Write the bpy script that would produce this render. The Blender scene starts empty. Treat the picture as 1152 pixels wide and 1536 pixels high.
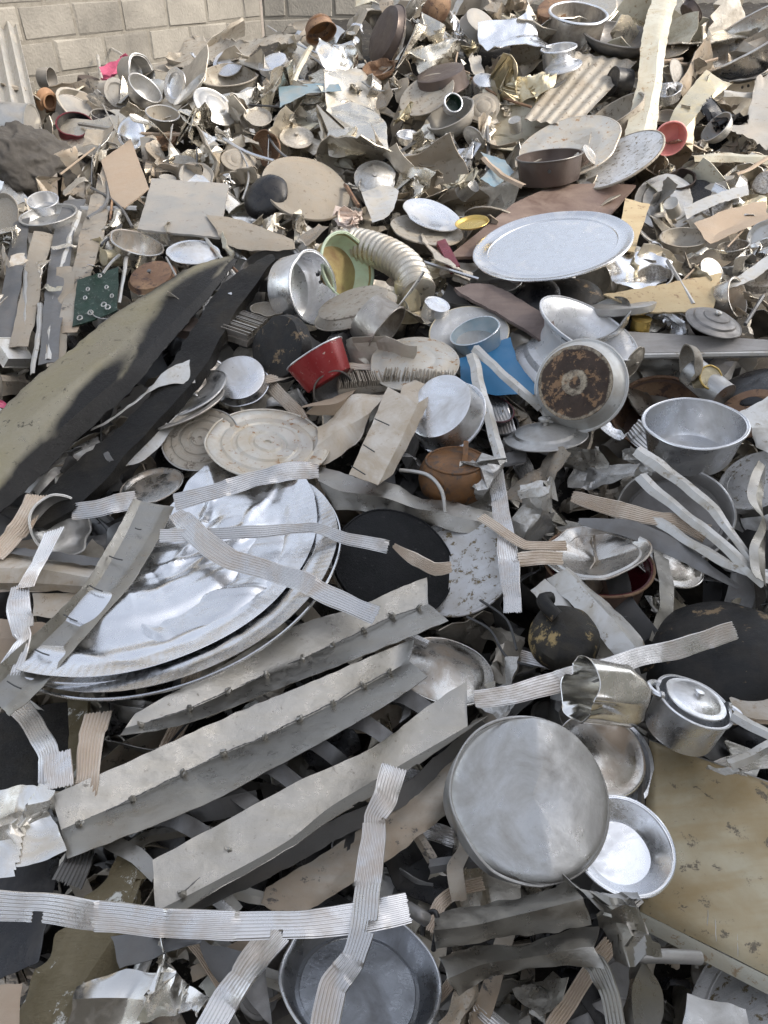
import bpy, math, random
from mathutils import Vector, Matrix, noise
from math import sin, cos, pi, radians, sqrt
random.seed(7)
S = bpy.context.scene
COL = S.collection

# ---------------------------------------------------------------- camera, sky, sun, exposure
PITCH = radians(38); FPX = 1109.0
CAM = Vector((0, 0, 1.9))
cam = bpy.data.objects.new('camera', bpy.data.cameras.new('camera')); COL.objects.link(cam)
cam.location = CAM; cam.rotation_euler = (radians(90) - PITCH, 0, 0)
cam.data.sensor_fit = 'VERTICAL'; cam.data.sensor_height = 24; cam.data.lens = 24 * FPX / 1536
cam.data.clip_start = 0.05; cam.data.clip_end = 500
S.camera = cam
W = bpy.data.worlds.new('World'); S.world = W; W.use_nodes = True
SUNV = Vector((0.72, -0.12, 0.66)).normalized()
sky = W.node_tree.nodes.new('ShaderNodeTexSky'); sky.sky_type = 'NISHITA'; sky.sun_disc = False
sky.sun_elevation = math.asin(SUNV.z); sky.sun_rotation = math.atan2(SUNV.x, SUNV.y)
sky.air_density = 1.0; sky.dust_density = 3.0; sky.ozone_density = 1.0
bg = W.node_tree.nodes['Background']; bg.inputs[1].default_value = 0.15
hz = W.node_tree.nodes.new('ShaderNodeHueSaturation'); hz.inputs['Saturation'].default_value = .38   # milky, hazy air
W.node_tree.links.new(sky.outputs[0], hz.inputs['Color']); W.node_tree.links.new(hz.outputs[0], bg.inputs[0])
sd = bpy.data.lights.new('sun', 'SUN'); sd.energy = 1.0; sd.angle = radians(10); sd.color = (1, .89, .73)
so = bpy.data.objects.new('sun', sd); COL.objects.link(so)
so.rotation_euler = SUNV.to_track_quat('Z', 'Y').to_euler()
S.view_settings.view_transform = 'Standard'; S.view_settings.look = 'None'
S.view_settings.exposure = 1.34; S.view_settings.gamma = 1

FW = Vector((0, cos(PITCH), -sin(PITCH))); UP = Vector((0, sin(PITCH), cos(PITCH))); RT = Vector((1, 0, 0))

# ---------------------------------------------------------------- the heap's own surface
HP = [(-1.2, .50), (0.2, .53), (.6, .55), (1.0, .56), (1.6, .62), (2.3, .80), (2.9, .93), (3.5, 1.0), (4.2, 1.06), (5.2, 1.16), (6.5, 1.24), (9, 1.1)]
def H(x, y):
    if y <= HP[0][0]: b = HP[0][1]
    elif y >= HP[-1][0]: b = HP[-1][1]
    else:
        for (a, za), (c, zc) in zip(HP, HP[1:]):
            if a <= y <= c:
                t = (y - a) / (c - a); t = t * t * (3 - 2 * t) * .5 + t * .5; b = za + (zc - za) * t; break
    k = min(1, max(0, (y - 3.3) / 2.3)); k = k * k * (3 - 2 * k)
    q = min(1, max(0, (x + 2.3) / 2.5)); q = q * q * (3 - 2 * q)
    return b + k * (.46 * q + .02 * min(2, max(0, x)))
def ray(px, py): return FW + RT * ((px - 576) / FPX) + UP * ((768 - py) / FPX)
def hit(px, py):
    d = ray(px, py); t = .5
    while t < 8.0:
        p = CAM + d * t
        if p.z < H(p.x, p.y): break
        t += .03
    lo, hi = t - .03, t
    for _ in range(12):
        m = (lo + hi) / 2; p = CAM + d * m
        if p.z < H(p.x, p.y): hi = m
        else: lo = m
    return min(hi, 5.7)
def at(px, py, lift=0.0): return CAM + ray(px, py) * (hit(px, py) - lift)

# ---------------------------------------------------------------- materials
MATS = {}
def rgb(c): return (c[0], c[1], c[2], 1)
def mat(name, base, metal=0.0, rough=.5, dirt=None, da=.5, ds=9, spots=None, sa=.5, ss=30, bump=.25, bs=40, spec=.5, vary=.12, streak=0, ring=None, scr=.3, spk=.32):
    """base colour + soft dirt clouds + sharp-edged spots + fine scratches; every copy shifts the pattern"""
    if name in MATS: return MATS[name]
    m = bpy.data.materials.new(name); m.use_nodes = True; nt = m.node_tree; N = nt.nodes; L = nt.links
    b = N['Principled BSDF']
    tc = N.new('ShaderNodeTexCoord'); oi = N.new('ShaderNodeObjectInfo')
    va = N.new('ShaderNodeVectorMath'); va.operation = 'MULTIPLY_ADD'
    cb = N.new('ShaderNodeCombineXYZ')
    for i in range(3): L.new(oi.outputs['Random'], cb.inputs[i])
    L.new(cb.outputs[0], va.inputs[0]); va.inputs[1].default_value = (7, 13, 5); L.new(tc.outputs['Object'], va.inputs[2])
    P = va.outputs[0]
    def nz(scale, det=5, r=.6, vec=P, dist=0):
        n = N.new('ShaderNodeTexNoise'); n.inputs['Scale'].default_value = scale; n.inputs['Detail'].default_value = det
        n.inputs['Roughness'].default_value = r; n.inputs['Distortion'].default_value = dist; L.new(vec, n.inputs['Vector']); return n.outputs[0]
    def ramp(f, a, c):
        r = N.new('ShaderNodeMapRange'); r.inputs[1].default_value = a; r.inputs[2].default_value = c; L.new(f, r.inputs[0]); return r.outputs[0]
    def mix(f, a, c, mode='MIX'):
        x = N.new('ShaderNodeMix'); x.data_type = 'RGBA'; x.blend_type = mode
        if isinstance(f, float): x.inputs[0].default_value = f
        else: L.new(f, x.inputs[0])
        for s, v in ((6, a), (7, c)):
            if isinstance(v, tuple): x.inputs[s].default_value = rgb(v)
            else: L.new(v, x.inputs[s])
        return x.outputs[2]
    def mul(f, k):
        q = N.new('ShaderNodeMath'); q.operation = 'MULTIPLY'; L.new(f, q.inputs[0])
        if isinstance(k, (int, float)): q.inputs[1].default_value = k
        else: L.new(k, q.inputs[1])
        return q.outputs[0]
    c = base
    br = ramp(oi.outputs['Random'], 0, 1)
    q = N.new('ShaderNodeMapRange'); q.inputs[3].default_value = 1 - vary * 1.6; q.inputs[4].default_value = 1 + vary * .5; L.new(br, q.inputs[0])
    hs = N.new('ShaderNodeHueSaturation'); hs.inputs['Color'].default_value = rgb(base); L.new(q.outputs[0], hs.inputs['Value'])
    c = hs.outputs[0]
    mfac = None; dd = dirt or tuple(x * .6 for x in base)
    dn = ramp(nz(ds, 6, .65, dist=.6), .60 - da * .38, .68)
    dn = mul(dn, min(1, .35 + da))
    if streak:
        mp = N.new('ShaderNodeMapping'); mp.inputs['Scale'].default_value = (1, 14, 14); L.new(P, mp.inputs[0])
        st = mul(ramp(nz(streak, 3, .6, mp.outputs[0]), .45, .7), .5)
        c = mix(st, c, dd)
    c = mix(dn, c, dd); mfac = dn
    fs_ = mul(ramp(nz(ss * 3.2 + 60, 6, .8), .60, .68), spk)
    c = mix(fs_, c, tuple(x * .35 for x in base))
    if spots:
        sp = ramp(nz(ss, 8, .75, dist=.3), .615 - sa * .28, .66 - sa * .28)
        c = mix(sp, c, spots); sf = sp
    if ring:
        # worn concentric marks about the thing's own axis (dirt laid on by a stove)
        sx = N.new('ShaderNodeSeparateXYZ'); L.new(tc.outputs['Object'], sx.inputs[0])
        cx = N.new('ShaderNodeCombineXYZ'); L.new(sx.outputs[0], cx.inputs[0]); L.new(sx.outputs[1], cx.inputs[1])
        ln = N.new('ShaderNodeVectorMath'); ln.operation = 'LENGTH'; L.new(cx.outputs[0], ln.inputs[0])
        ad = N.new('ShaderNodeMath'); ad.operation = 'MULTIPLY_ADD'; L.new(nz(22, 6, .7), ad.inputs[0]); ad.inputs[1].default_value = .03; L.new(ln.outputs['Value'], ad.inputs[2])
        for (r0, r1, colr, soft) in ring:
            a_ = ramp(ad.outputs[0], r0 + .015, r0 + .015 + soft); b_ = ramp(ad.outputs[0], r1 + .015 + soft, r1 + .015)
            f_ = mul(a_, b_); f_ = mul(f_, ramp(nz(60, 8, .8), .35, .6)); c = mix(f_, c, colr)
    L.new(c, b.inputs['Base Color'])
    b.inputs['Metallic'].default_value = metal; b.inputs['Specular IOR Level'].default_value = spec
    if metal > 0:
        k = N.new('ShaderNodeMapRange'); k.inputs[3].default_value = metal; k.inputs[4].default_value = metal * .25; L.new(mfac, k.inputs[0])
        o = k.outputs[0]
        if spots:
            iv = N.new('ShaderNodeMapRange'); iv.inputs[3].default_value = 1; iv.inputs[4].default_value = .15; L.new(sf, iv.inputs[0]); o = mul(o, iv.outputs[0])
        L.new(o, b.inputs['Metallic'])
    rn = N.new('ShaderNodeMapRange'); rn.inputs[1].default_value = .3; rn.inputs[2].default_value = .7
    rn.inputs[3].default_value = max(.03, rough - .1); rn.inputs[4].default_value = min(1, rough + .16); L.new(nz(28, 6, .7), rn.inputs[0])
    ra = N.new('ShaderNodeMath'); ra.operation = 'MULTIPLY_ADD'; L.new(mfac, ra.inputs[0]); ra.inputs[1].default_value = .3; L.new(rn.outputs[0], ra.inputs[2]); ra.use_clamp = True
    L.new(ra.outputs[0], b.inputs['Roughness'])
    h = nz(bs, 8, .7)
    mp2 = N.new('ShaderNodeMapping'); mp2.inputs['Scale'].default_value = (1, 22, 3); mp2.inputs['Rotation'].default_value = (.3, .5, .7); L.new(P, mp2.inputs[0])
    sc = ramp(nz(60, 4, .5, mp2.outputs[0]), .55, .62)
    hh = N.new('ShaderNodeMath'); hh.operation = 'MULTIPLY_ADD'; L.new(sc, hh.inputs[0]); hh.inputs[1].default_value = -scr * .25; L.new(h, hh.inputs[2])
    bp = N.new('ShaderNodeBump'); bp.inputs['Strength'].default_value = bump; bp.inputs['Distance'].default_value = .004
    L.new(hh.outputs[0], bp.inputs['Height']); L.new(bp.outputs[0], b.inputs['Normal'])
    MATS[name] = m; return m

DUST = (.42, .36, .28); GRIME = (.13, .11, .09)
M = dict(
 alu=mat('scratched aluminium', (.80, .81, .83), .98, .24, (.42, .40, .37), .38, 8, bump=.22),
 alu2=mat('dull aluminium', (.54, .535, .52), .95, .29, (.30, .28, .25), .5, 10, bump=.3),
 bright=mat('bright aluminium', (.84, .85, .87), 1, .22, (.66, .66, .67), .1, 6, bump=.15, bs=18, spk=.05),
 foil=mat('foil', (.70, .66, .58), 1, .22, (.5, .46, .38), .3, 14, bump=.35, bs=60),
 goldfoil=mat('gold tinted foil', (.66, .59, .43), .9, .33, (.5, .42, .26), .4, 14, bump=.4, bs=60),
 flute=mat('fluted strip aluminium', (.78, .77, .76), .95, .27, (.52, .44, .36), .35, 9, bump=.1),
 fluteb=mat('tan reflection strip', (.74, .65, .55), .6, .45, (.50, .38, .27), .5, 9, bump=.1),  # tan reflections of the sunlit wall mixed into the strip colour
 white=mat('white coated metal', (.56, .55, .525), .6, .38, (.42, .38, .31), .4, 14, spots=(.30, .26, .2), sa=.12, ss=40, bump=.12),
 cream=mat('cream painted sheet', (.54, .52, .43), .15, .5, (.40, .34, .24), .45, 7, spots=(.28, .2, .12), sa=.15, ss=35),
 plate=mat('grey galvanised plate', (.37, .355, .325), .95, .30, (.35, .325, .275), .22, 6, spots=(.22, .2, .17), sa=.01, ss=50, streak=3),
 platew=mat('stained plate', (.42, .38, .32), .75, .45, (.36, .28, .2), .5, 7, spots=(.10, .09, .08), sa=.16, ss=22, streak=3),
 slat=mat('dark grey slat', (.20, .20, .20), .8, .42, (.16, .15, .14), .5, 10),
 dusty=mat('dusty board', (.31, .275, .225), .1, .7, (.30, .25, .19), .5, 8, spots=(.18, .14, .1), sa=.1, ss=40, bump=.4),
 dustgrey=mat('dusty grey plate', (.34, .33, .31), .45, .6, (.38, .34, .29), .5, 6, spots=(.2, .17, .14), sa=.05, ss=40),
 beige=mat('beige lacquered sheet', (.50, .42, .32), .15, .5, (.62, .60, .56), .5, 9, spots=(.38, .3, .22), sa=.1, ss=35),
 tan=mat('tan cardboard brown sheet', (.38, .30, .225), .05, .75, (.34, .26, .19), .5, 9, bump=.4),
 ply=mat('plywood', (.46, .37, .225), 0, .75, (.40, .30, .18), .4, 8, spots=(.25, .17, .1), sa=.16, ss=30, streak=5),
 redboard=mat('red brown board', (.14, .09, .072), .1, .45, (.24, .18, .145), .6, 5, spots=(.14, .09, .07), sa=.1, ss=30, bump=.2),
 darkwood=mat('weathered dark wood', (.22, .17, .15), 0, .7, (.13, .10, .09), .5, 9, streak=6),
 soot=mat('soot black metal', (.012, .012, .012), .0, .45, (.04, .035, .03), .5, 12, spots=(.20, .14, .08), sa=.12, ss=16, bump=.5, bs=50, spec=.3),
 black=mat('black enamel', (.012, .012, .014), .0, .25, (.05, .045, .04), .4, 14, bump=.3),
 blackm=mat('matt black coating', (.009, .010, .011), .0, .55, (.022, .022, .024), .5, 18, spots=(.05, .05, .05), sa=.02, ss=60, bump=.8, bs=160, spec=.18),
 burnt=mat('burnt gold panel', (.42, .375, .275), .75, .30, (.24, .21, .11), .4, 3, spots=(.07, .06, .04), sa=.06, ss=30, bump=.6, bs=60, spec=.25),
 char=mat('charred sheet', (.012, .011, .010), .1, .4, (.04, .034, .025), .3, 7, bump=.8, bs=60, spec=.25),
 olive=mat('olive gold cabinet paint', (.47, .42, .30), .55, .30, (.33, .23, .10), .6, 2.4, spots=(.13, .105, .07), sa=.10, ss=24, bump=.25, bs=30, streak=2),
 rustlid=mat('rust specked lid', (.60, .575, .52), .7, .42, (.50, .42, .31), .5, 12, spots=(.30, .17, .08), sa=.14, ss=38),
 galv=mat('galvanised plate with moss and rust', (.72, .72, .72), .75, .38, (.48, .46, .43), .5, 11, spots=(.17, .13, .07), sa=.24, ss=44, bump=.6),
 dustlid=mat('dust covered lid', (.37, .34, .29), .4, .55, (.30, .25, .19), .5, 11, spots=(.15, .12, .09), sa=.2, ss=45),
 rusty=mat('rusty brown steel', (.20, .115, .07), .25, .6, (.34, .22, .13), .5, 12, spots=(.08, .05, .04), sa=.25, ss=28, bump=.6),
 kettle=mat('orange scorched copper', (.25, .12, .045), .55, .38, (.10, .055, .03), .7, 14, spots=(.07, .045, .03), sa=.3, ss=24),
 bronze=mat('brown anodised pot', (.11, .085, .075), .6, .38, (.10, .08, .07), .5, 10),
 brownpan=mat('brown pan inside', (.20, .13, .10), .3, .45, (.09, .06, .05), .5, 8),
 greypot=mat('dark grey anodised pot', (.23, .22, .21), .7, .4, (.12, .11, .10), .4, 10),
 redp=mat('red enamel', (.27, .016, .018), .15, .3, (.25, .03, .03), .3, 10, spots=(.5, .4, .35), sa=.03, ss=50, bump=.1),
 burg=mat('burgundy enamel', (.13, .012, .022), .1, .3, (.06, .02, .02), .4, 10, bump=.2),
 pink=mat('coral pink plastic', (.82, .33, .30), 0, .42, (.7, .3, .26), .4, 14, bump=.1),
 rose=mat('rose plastic bag', (.52, .10, .18), 0, .4, (.3, .06, .1), .4, 20),
 blue=mat('blue plastic', (.035, .19, .38), 0, .35, (.04, .17, .34), .4, 14, bump=.1),
 bluegrey=mat('pale blue aluminium', (.50, .62, .68), .6, .35, (.55, .57, .58), .5, 10),
 teal=mat('dull blue sheet', (.22, .32, .38), .3, .45, (.3, .3, .28), .5, 9),
 mint=mat('mint enamel', (.55, .66, .48), 0, .35, (.45, .45, .3), .4, 12),
 goldin=mat('stained gold inside', (.42, .35, .16), .6, .4, (.22, .13, .06), .55, 9),
 brass=mat('brass', (.62, .45, .14), .9, .3, (.3, .2, .08), .4, 14),
 terra=mat('terracotta', (.34, .19, .10), 0, .7, (.22, .13, .08), .5, 14),
 pcb=mat('dark green circuit board', (.012, .035, .022), .2, .35, (.008, .018, .012), .5, 30, spots=(.2, .23, .2), sa=.08, ss=90),
 cloth=mat('grey brown sackcloth', (.075, .068, .06), 0, .85, (.04, .036, .032), .5, 7, bump=.6, bs=120),
 paleplas=mat('clouded plastic', (.62, .52, .46), .1, .3, (.45, .35, .3), .4, 12),
 bark=mat('flaking olive crust', (.19, .155, .09), .15, .6, (.10, .08, .04), .5, 7, spots=(.62, .62, .58), sa=.16, ss=20, bump=1.0, bs=45),
 wire=mat('dark wire', (.10, .10, .10), .7, .4, bump=.1),
 steel=mat('stained stainless steel', (.68, .66, .62), 1, .20, (.26, .17, .09), .42, 9, bump=.15),
 sootsteel=mat('smoked steel', (.60, .56, .50), .95, .28, (.08, .055, .04), .55, 7, bump=.3),
 sootgold=mat('gold worn soot', (.012, .012, .012), .1, .4, (.05, .042, .03), .6, 12, spots=(.30, .22, .10), sa=.26, ss=9, bump=.5, bs=50, spec=.3),
 darksteel=mat('dark oily steel', (.30, .31, .33), 1, .24, (.10, .10, .10), .4, 8, bump=.2),
 warm=mat('warm silver aluminium scrap', (.66, .61, .52), .95, .27, (.34, .29, .22), .42, 10, bump=.4, bs=50),  # warm silver base with browner clouds
 warm2=mat('dusty crumpled aluminium', (.58, .54, .47), .85, .40, (.30, .25, .19), .5, 9, bump=.4, bs=50),
 chrome=mat('polished steel sheet', (.80, .79, .76), 1, .10, (.5, .42, .3), .3, 8, bump=.12, bs=16),
 panbase=mat('scorched pan base', (.06, .035, .022), .2, .5, (.03, .02, .015), .5, 18, spots=(.24, .14, .07), sa=.30, ss=34, bump=.5,
             ring=[(.014, .034, (.46, .40, .30), .004), (.096, .106, (.40, .34, .25), .004)]),
 enam=mat('grey white enamel', (.62, .62, .60), .3, .32, (.45, .40, .33), .4, 10),
 rim=mat('white painted wheel rim', (.80, .81, .83), .35, .26, (.62, .60, .57), .3, 9, bump=.08),
 board=mat('grey weathered board face', (.38, .36, .34), .2, .55, (.26, .24, .22), .5, 9, streak=7),
)

# ---------------------------------------------------------------- object helpers
def link(name, me, m, parent=None, mw=None):
    o = bpy.data.objects.new(name, me); COL.objects.link(o)
    if m is not None and len(me.materials) == 0: me.materials.append(m)
    if parent is not None: o.parent = parent
    if mw is not None: o.matrix_world = mw
    return o
def mesh(name, V, F, smooth=40, solid=0):
    me = bpy.data.meshes.new(name); me.from_pydata([tuple(v) for v in V], [], F); me.validate(); me.update()
    if smooth:
        me.polygons.foreach_set('use_smooth', [True] * len(me.polygons)); me.set_sharp_from_angle(angle=radians(smooth))
    return me
def solid(V, F, th):
    """give a sheet real thickness: second skin plus edge walls"""
    n = len(V); nrm = [Vector((0, 0, 0)) for _ in V]
    for f in F:
        a, b, c = V[f[0]], V[f[1]], V[f[2]]; k = (b - a).cross(c - a)
        if len(f) == 4: k = (V[f[2]] - V[f[0]]).cross(V[f[3]] - V[f[1]])
        for i in f: nrm[i] += k
    for i in range(n): nrm[i] = nrm[i].normalized() if nrm[i].length > 1e-12 else Vector((0, 0, 1))
    V2 = list(V) + [V[i] - nrm[i] * th for i in range(n)]
    ed = {}
    for f in F:
        for i in range(len(f)):
            a, b = f[i], f[(i + 1) % len(f)]; k = (min(a, b), max(a, b)); ed[k] = None if k in ed else (a, b)
    F2 = list(F) + [tuple(n + i for i in reversed(f)) for f in F]
    for e in ed.values():
        if e: F2.append((e[1], e[0], e[0] + n, e[1] + n))
    return V2, F2
def tag(o, label, cat, group=None, kind=None):
    o['label'] = label; o['category'] = cat
    if group: o['group'] = group
    if kind: o['kind'] = kind
    return o
ANCH = []       # (px, py, radius px, short name) used to keep clutter clear of, and to describe it by
USED = set()
def root(name, mw, label, cat, group=None):
    o = bpy.data.objects.new(name, None); COL.objects.link(o); o.empty_display_size = .05; o.matrix_world = mw
    USED.add(label); return tag(o, label, cat, group)
def child(name, me, m, par):
    o = bpy.data.objects.new(name, me); COL.objects.link(o); o.parent = par
    if m is not None and len(me.materials) == 0: me.materials.append(m)
    return o
def lathe(prof, R, n=56, a0=0, a1=2 * pi, dent=0, seed=0, sx=1, wob=.0):
    """profile (r,z) in units of R turned about z; dents push the wall in"""
    full = abs(a1 - a0 - 2 * pi) < 1e-4; V = []; F = []; k = n if full else n + 1; rnd = random.Random(seed)
    D = [(Vector((cos(t), sin(t), rnd.uniform(-1, 0.1))) * R, rnd.uniform(.25, .6) * R, rnd.uniform(.4, 1) * dent * R) for t in [rnd.uniform(0, 2 * pi) for _ in range(6)]]
    D += [(Vector((cos(t) * q, sin(t) * q, 0)) * R, rnd.uniform(.2, .5) * R, rnd.uniform(-.6, 1) * dent * R * .6) for t, q in [(rnd.uniform(0, 6.28), rnd.uniform(0, .7)) for _ in range(4)]]
    for (r, z) in prof:
        for i in range(k):
            a = a0 + (a1 - a0) * i / n
            p = Vector((cos(a) * r * R, sin(a) * r * R * sx, z * R))
            if dent:
                for c, rad, dep in D:
                    w = (p - c).length / rad
                    if w < 1: f = (1 - w * w) ** 2 * dep; d = Vector((p.x, p.y, 0)); d = d.normalized() if d.length > .5 * R else Vector((0, 0, 1)); p -= d * f
            if wob: p += noise.noise_vector(p * (3 / R) * .5 + Vector((seed, 0, 0))) * wob * R
            V.append(p)
    for j in range(len(prof) - 1):
        for i in range(n):
            a = j * k + i; b = j * k + (i + 1) % k; c = b + k; d = a + k
            F.append((a, b, c, d))
    return V, F
def tube(pts, r, n=8, closed=False, rf=None):
    V = []; F = []; m = len(pts); pr = None
    for i, p in enumerate(pts):
        if closed: t = pts[(i + 1) % m] - pts[i - 1]
        else: t = pts[min(i + 1, m - 1)] - pts[max(i - 1, 0)]
        t = t.normalized() if t.length > 1e-9 else Vector((0, 0, 1))
        if pr is None: pr = t.orthogonal().normalized()
        pr = (pr - t * pr.dot(t)); pr = pr.normalized() if pr.length > 1e-6 else t.orthogonal().normalized()
        q = t.cross(pr); rr = rf(i / (m - 1)) * r if rf else r
        for k in range(n): a = 2 * pi * k / n; V.append(p + pr * cos(a) * rr + q * sin(a) * rr)
    for i in range(m if closed else m - 1):
        for k in range(n):
            a = i * n + k; b = i * n + (k + 1) % n; i2 = (i + 1) % m
            F.append((a, b, i2 * n + (k + 1) % n, i2 * n + k))
    if not closed: F.append(tuple(range(n - 1, -1, -1))); F.append(tuple(range((m - 1) * n, m * n)))
    return V, F
def crom(P, n):
    """Catmull-Rom through P, n points in all"""
    if len(P) == 2: return [P[0].lerp(P[1], i / (n - 1)) for i in range(n)]
    out = []; m = len(P) - 1
    L = [0]
    for a, b in zip(P, P[1:]): L.append(L[-1] + max(1e-6, (b - a).length))
    for i in range(n):
        s = L[-1] * i / (n - 1); k = 0
        while k < m - 1 and s > L[k + 1]: k += 1
        t = (s - L[k]) / (L[k + 1] - L[k]); t = min(1, max(0, t))
        p0 = P[max(0, k - 1)]; p1 = P[k]; p2 = P[k + 1]; p3 = P[min(m, k + 2)]
        out.append(.5 * ((2 * p1) + (p2 - p0) * t + (2 * p0 - 5 * p1 + 4 * p2 - p3) * t * t + (3 * p1 - p0 - 3 * p2 + p3) * t ** 3))
    return out
def lin(P, n):
    L = [0]
    for a, b in zip(P, P[1:]): L.append(L[-1] + max(1e-6, (b - a).length))
    out = []; m = len(P) - 1
    for i in range(n):
        s = L[-1] * i / (n - 1); k = 0
        while k < m - 1 and s > L[k + 1]: k += 1
        t = min(1, max(0, (s - L[k]) / (L[k + 1] - L[k]))); out.append(P[k].lerp(P[k + 1], t))
    return out
def pose(cx, cy, Wp, m, ang, lift, spin=0):
    t = hit(cx, cy) - lift; d = ray(cx, cy); P = CAM + d * t; R = Wp / 2 * t / FPX; r = d.normalized()
    a = radians(ang); e0 = RT * cos(a) + UP * sin(a); e = (e0 - r * e0.dot(r)).normalized()
    n = -r * m + e * sqrt(max(0, 1 - m * m)); n.normalize()
    x = e.cross(n)
    x = x.normalized() if x.length > .05 else r.cross(e).normalized()
    x = Matrix.Rotation(radians(spin), 3, n) @ x; y = n.cross(x)
    mw = Matrix((x, y, n)).transposed().to_4x4(); mw.translation = P
    return mw, R

def spun(mt):
    # turned metal: faint irregular rings about the thing's own axis
    if mt not in ('alu', 'alu2', 'bright', 'steel', 'greypot', 'darksteel', 'enam', 'sootsteel', 'bronze'): return M[mt]
    if mt + '_spun' in M: return M[mt + '_spun']
    m = M[mt].copy(); m.name = 'spun ' + M[mt].name; nt = m.node_tree; N = nt.nodes; L = nt.links
    bp = [n for n in N if n.type == 'BUMP'][0]; h = bp.inputs['Height'].links[0].from_socket
    tc = N.new('ShaderNodeTexCoord'); sx = N.new('ShaderNodeSeparateXYZ'); L.new(tc.outputs['Object'], sx.inputs[0])
    cx = N.new('ShaderNodeCombineXYZ'); L.new(sx.outputs[0], cx.inputs[0]); L.new(sx.outputs[1], cx.inputs[1])
    ln = N.new('ShaderNodeVectorMath'); ln.operation = 'LENGTH'; L.new(cx.outputs[0], ln.inputs[0])
    c2 = N.new('ShaderNodeCombineXYZ'); L.new(ln.outputs['Value'], c2.inputs[0]); L.new(sx.outputs[2], c2.inputs[1])
    nz = N.new('ShaderNodeTexNoise'); nz.inputs['Scale'].default_value = 190; nz.inputs['Detail'].default_value = 3; L.new(c2.outputs[0], nz.inputs['Vector'])
    ad = N.new('ShaderNodeMath'); ad.operation = 'MULTIPLY_ADD'; L.new(nz.outputs[0], ad.inputs[0]); ad.inputs[1].default_value = .22; L.new(h, ad.inputs[2]); L.new(ad.outputs[0], bp.inputs['Height'])
    M[mt + '_spun'] = m; return m
# profiles: z=0 is the plane of the measured ellipse, everything else lies behind it (negative z)
def p_pot(h, b=.97, lip=.035, th=.03):
    return [(0, -h), (b - .12, -h), (b - .03, -h + .03), (b, -h + .10), (1, -.02), (1 + lip, -.012), (1 + lip, .01), (1 - th, .012), (1 - th, -.03), (b - th, -h + .13), (b - th - .05, -h + .06), (b - .2, -h + .04), (0, -h + .04)]
def p_bowl(h, b=.4, lip=.06):
    o = [(0, -h), (b, -h)]; s = 8
    o += [(b + (1 - b) * sin(pi / 2 * i / s) ** .9, -h * cos(pi / 2 * i / s) ** 1.1) for i in range(1, s)]
    o += [(1, 0), (1 + lip, .0), (1 + lip, .02), (.985, .02)]
    o += [((b + (1 - b) * sin(pi / 2 * i / s) ** .9) - .02, -h * cos(pi / 2 * i / s) ** 1.1 + .02) for i in range(s - 1, 0, -1)]
    return o + [(b - .01, -h + .02), (b * .5, -h + .025), (0, -h + .02)]
def p_tray(h=.10, b=.86, lip=.03):
    return [(0, -h), (b, -h), (.97, -.03), (1, -.012), (1 + lip, -.02), (1 + lip + .01, 0), (1 + lip, .015), (1, .012), (.965, -.01), (b - .01, -h + .02), (b - .06, -h + .03), (b - .07, -h + .02), (0, -h + .02)]
def p_lid(dome=.16, steps=2):
    o = [(0, dome)]; e = [(.14, dome), (.2, dome - .01)]
    if steps >= 2: e += [(.44, dome * .82), (.47, dome * .70), (.50, dome * .72)]
    if steps >= 1: e += [(.74, dome * .48), (.78, dome * .28), (.82, dome * .24)]
    e += [(.94, dome * .10), (.985, .02), (1, 0), (1.0, -.03), (.985, -.03), (.965, .0), (.93, dome * .1 - .02), (.8, dome * .24 - .03), (.45, dome * .7 - .04), (.2, dome - .04), (0, dome - .03)]
    return o + e
def p_inv(h, k=1.1, b=1.0, lip=.04):
    """upside down pot: base at z=0, mouth away; k = mouth radius / base radius"""
    return [(0, 0), (b * .25, .006), (b * .6, -.004), (b - .05, 0), (b - .005, -.02), (b, -.06), (k - .01, -h + .03), (k, -h), (k + lip, -h - .005), (k + lip, -h - .03), (k - .02, -h - .03), (k - .03, -h), (b - .04, -.08), (b - .08, -.04), (0, -.035)]
def p_can(h):
    return [(0, -.03), (.9, -.03), (.93, 0), (1, 0), (1, -.05), (.975, -.06), (.975, -h + .06), (1, -h + .05), (1, -h), (.93, -h), (.9, -h + .03), (0, -h + .03)]
def p_dome(h, lip=.0):
    s = 8; return [(0, 0)] + [(sin(pi / 2 * i / s), -h * (1 - cos(pi / 2 * i / s))) for i in range(1, s + 1)] + [(1 + lip, -h - .02), (.97 + lip * .5, -h - .04)] + [(.97 * sin(pi / 2 * i / s), -h * (1 - cos(pi / 2 * i / s)) - .03) for i in range(s, 0, -1)] + [(0, -.03)]
def p_dish(h=.12): # plate with wide flat brim
    return [(0, -h), (.60, -h), (.68, -h + .03), (.74, -.035), (.97, 0), (1, -.02), (1.01, 0), (1, .02), (.97, .018), (.735, -.015), (.66, -h + .05), (.58, -h + .02), (0, -h + .02)]
def arc_handle(R, r0, z, span=.5, out=.45, thick=.05, ang=0, drop=0):
    P = []
    for i in range(13):
        t = i / 12; a = -span / 2 + span * t; k = sin(pi * t) ** .6
        rr = r0 + out * k; P.append(Vector((cos(a + ang) * rr, sin(a + ang) * rr, z - drop * k)) * R)
    return tube(P, thick * R, 8)
def long_handle(R, z, L=1.8, w=.09, ang=0, lift=.15):
    P = [Vector((cos(ang) * (.98 + L * t), sin(ang) * (.98 + L * t), z + lift * sin(t * pi * .5))) * R for t in [i / 10 for i in range(11)]]
    V, F = tube(P, w * R, 10, rf=lambda t: .55 + .6 * min(1, t * 2)); return V, F

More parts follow.
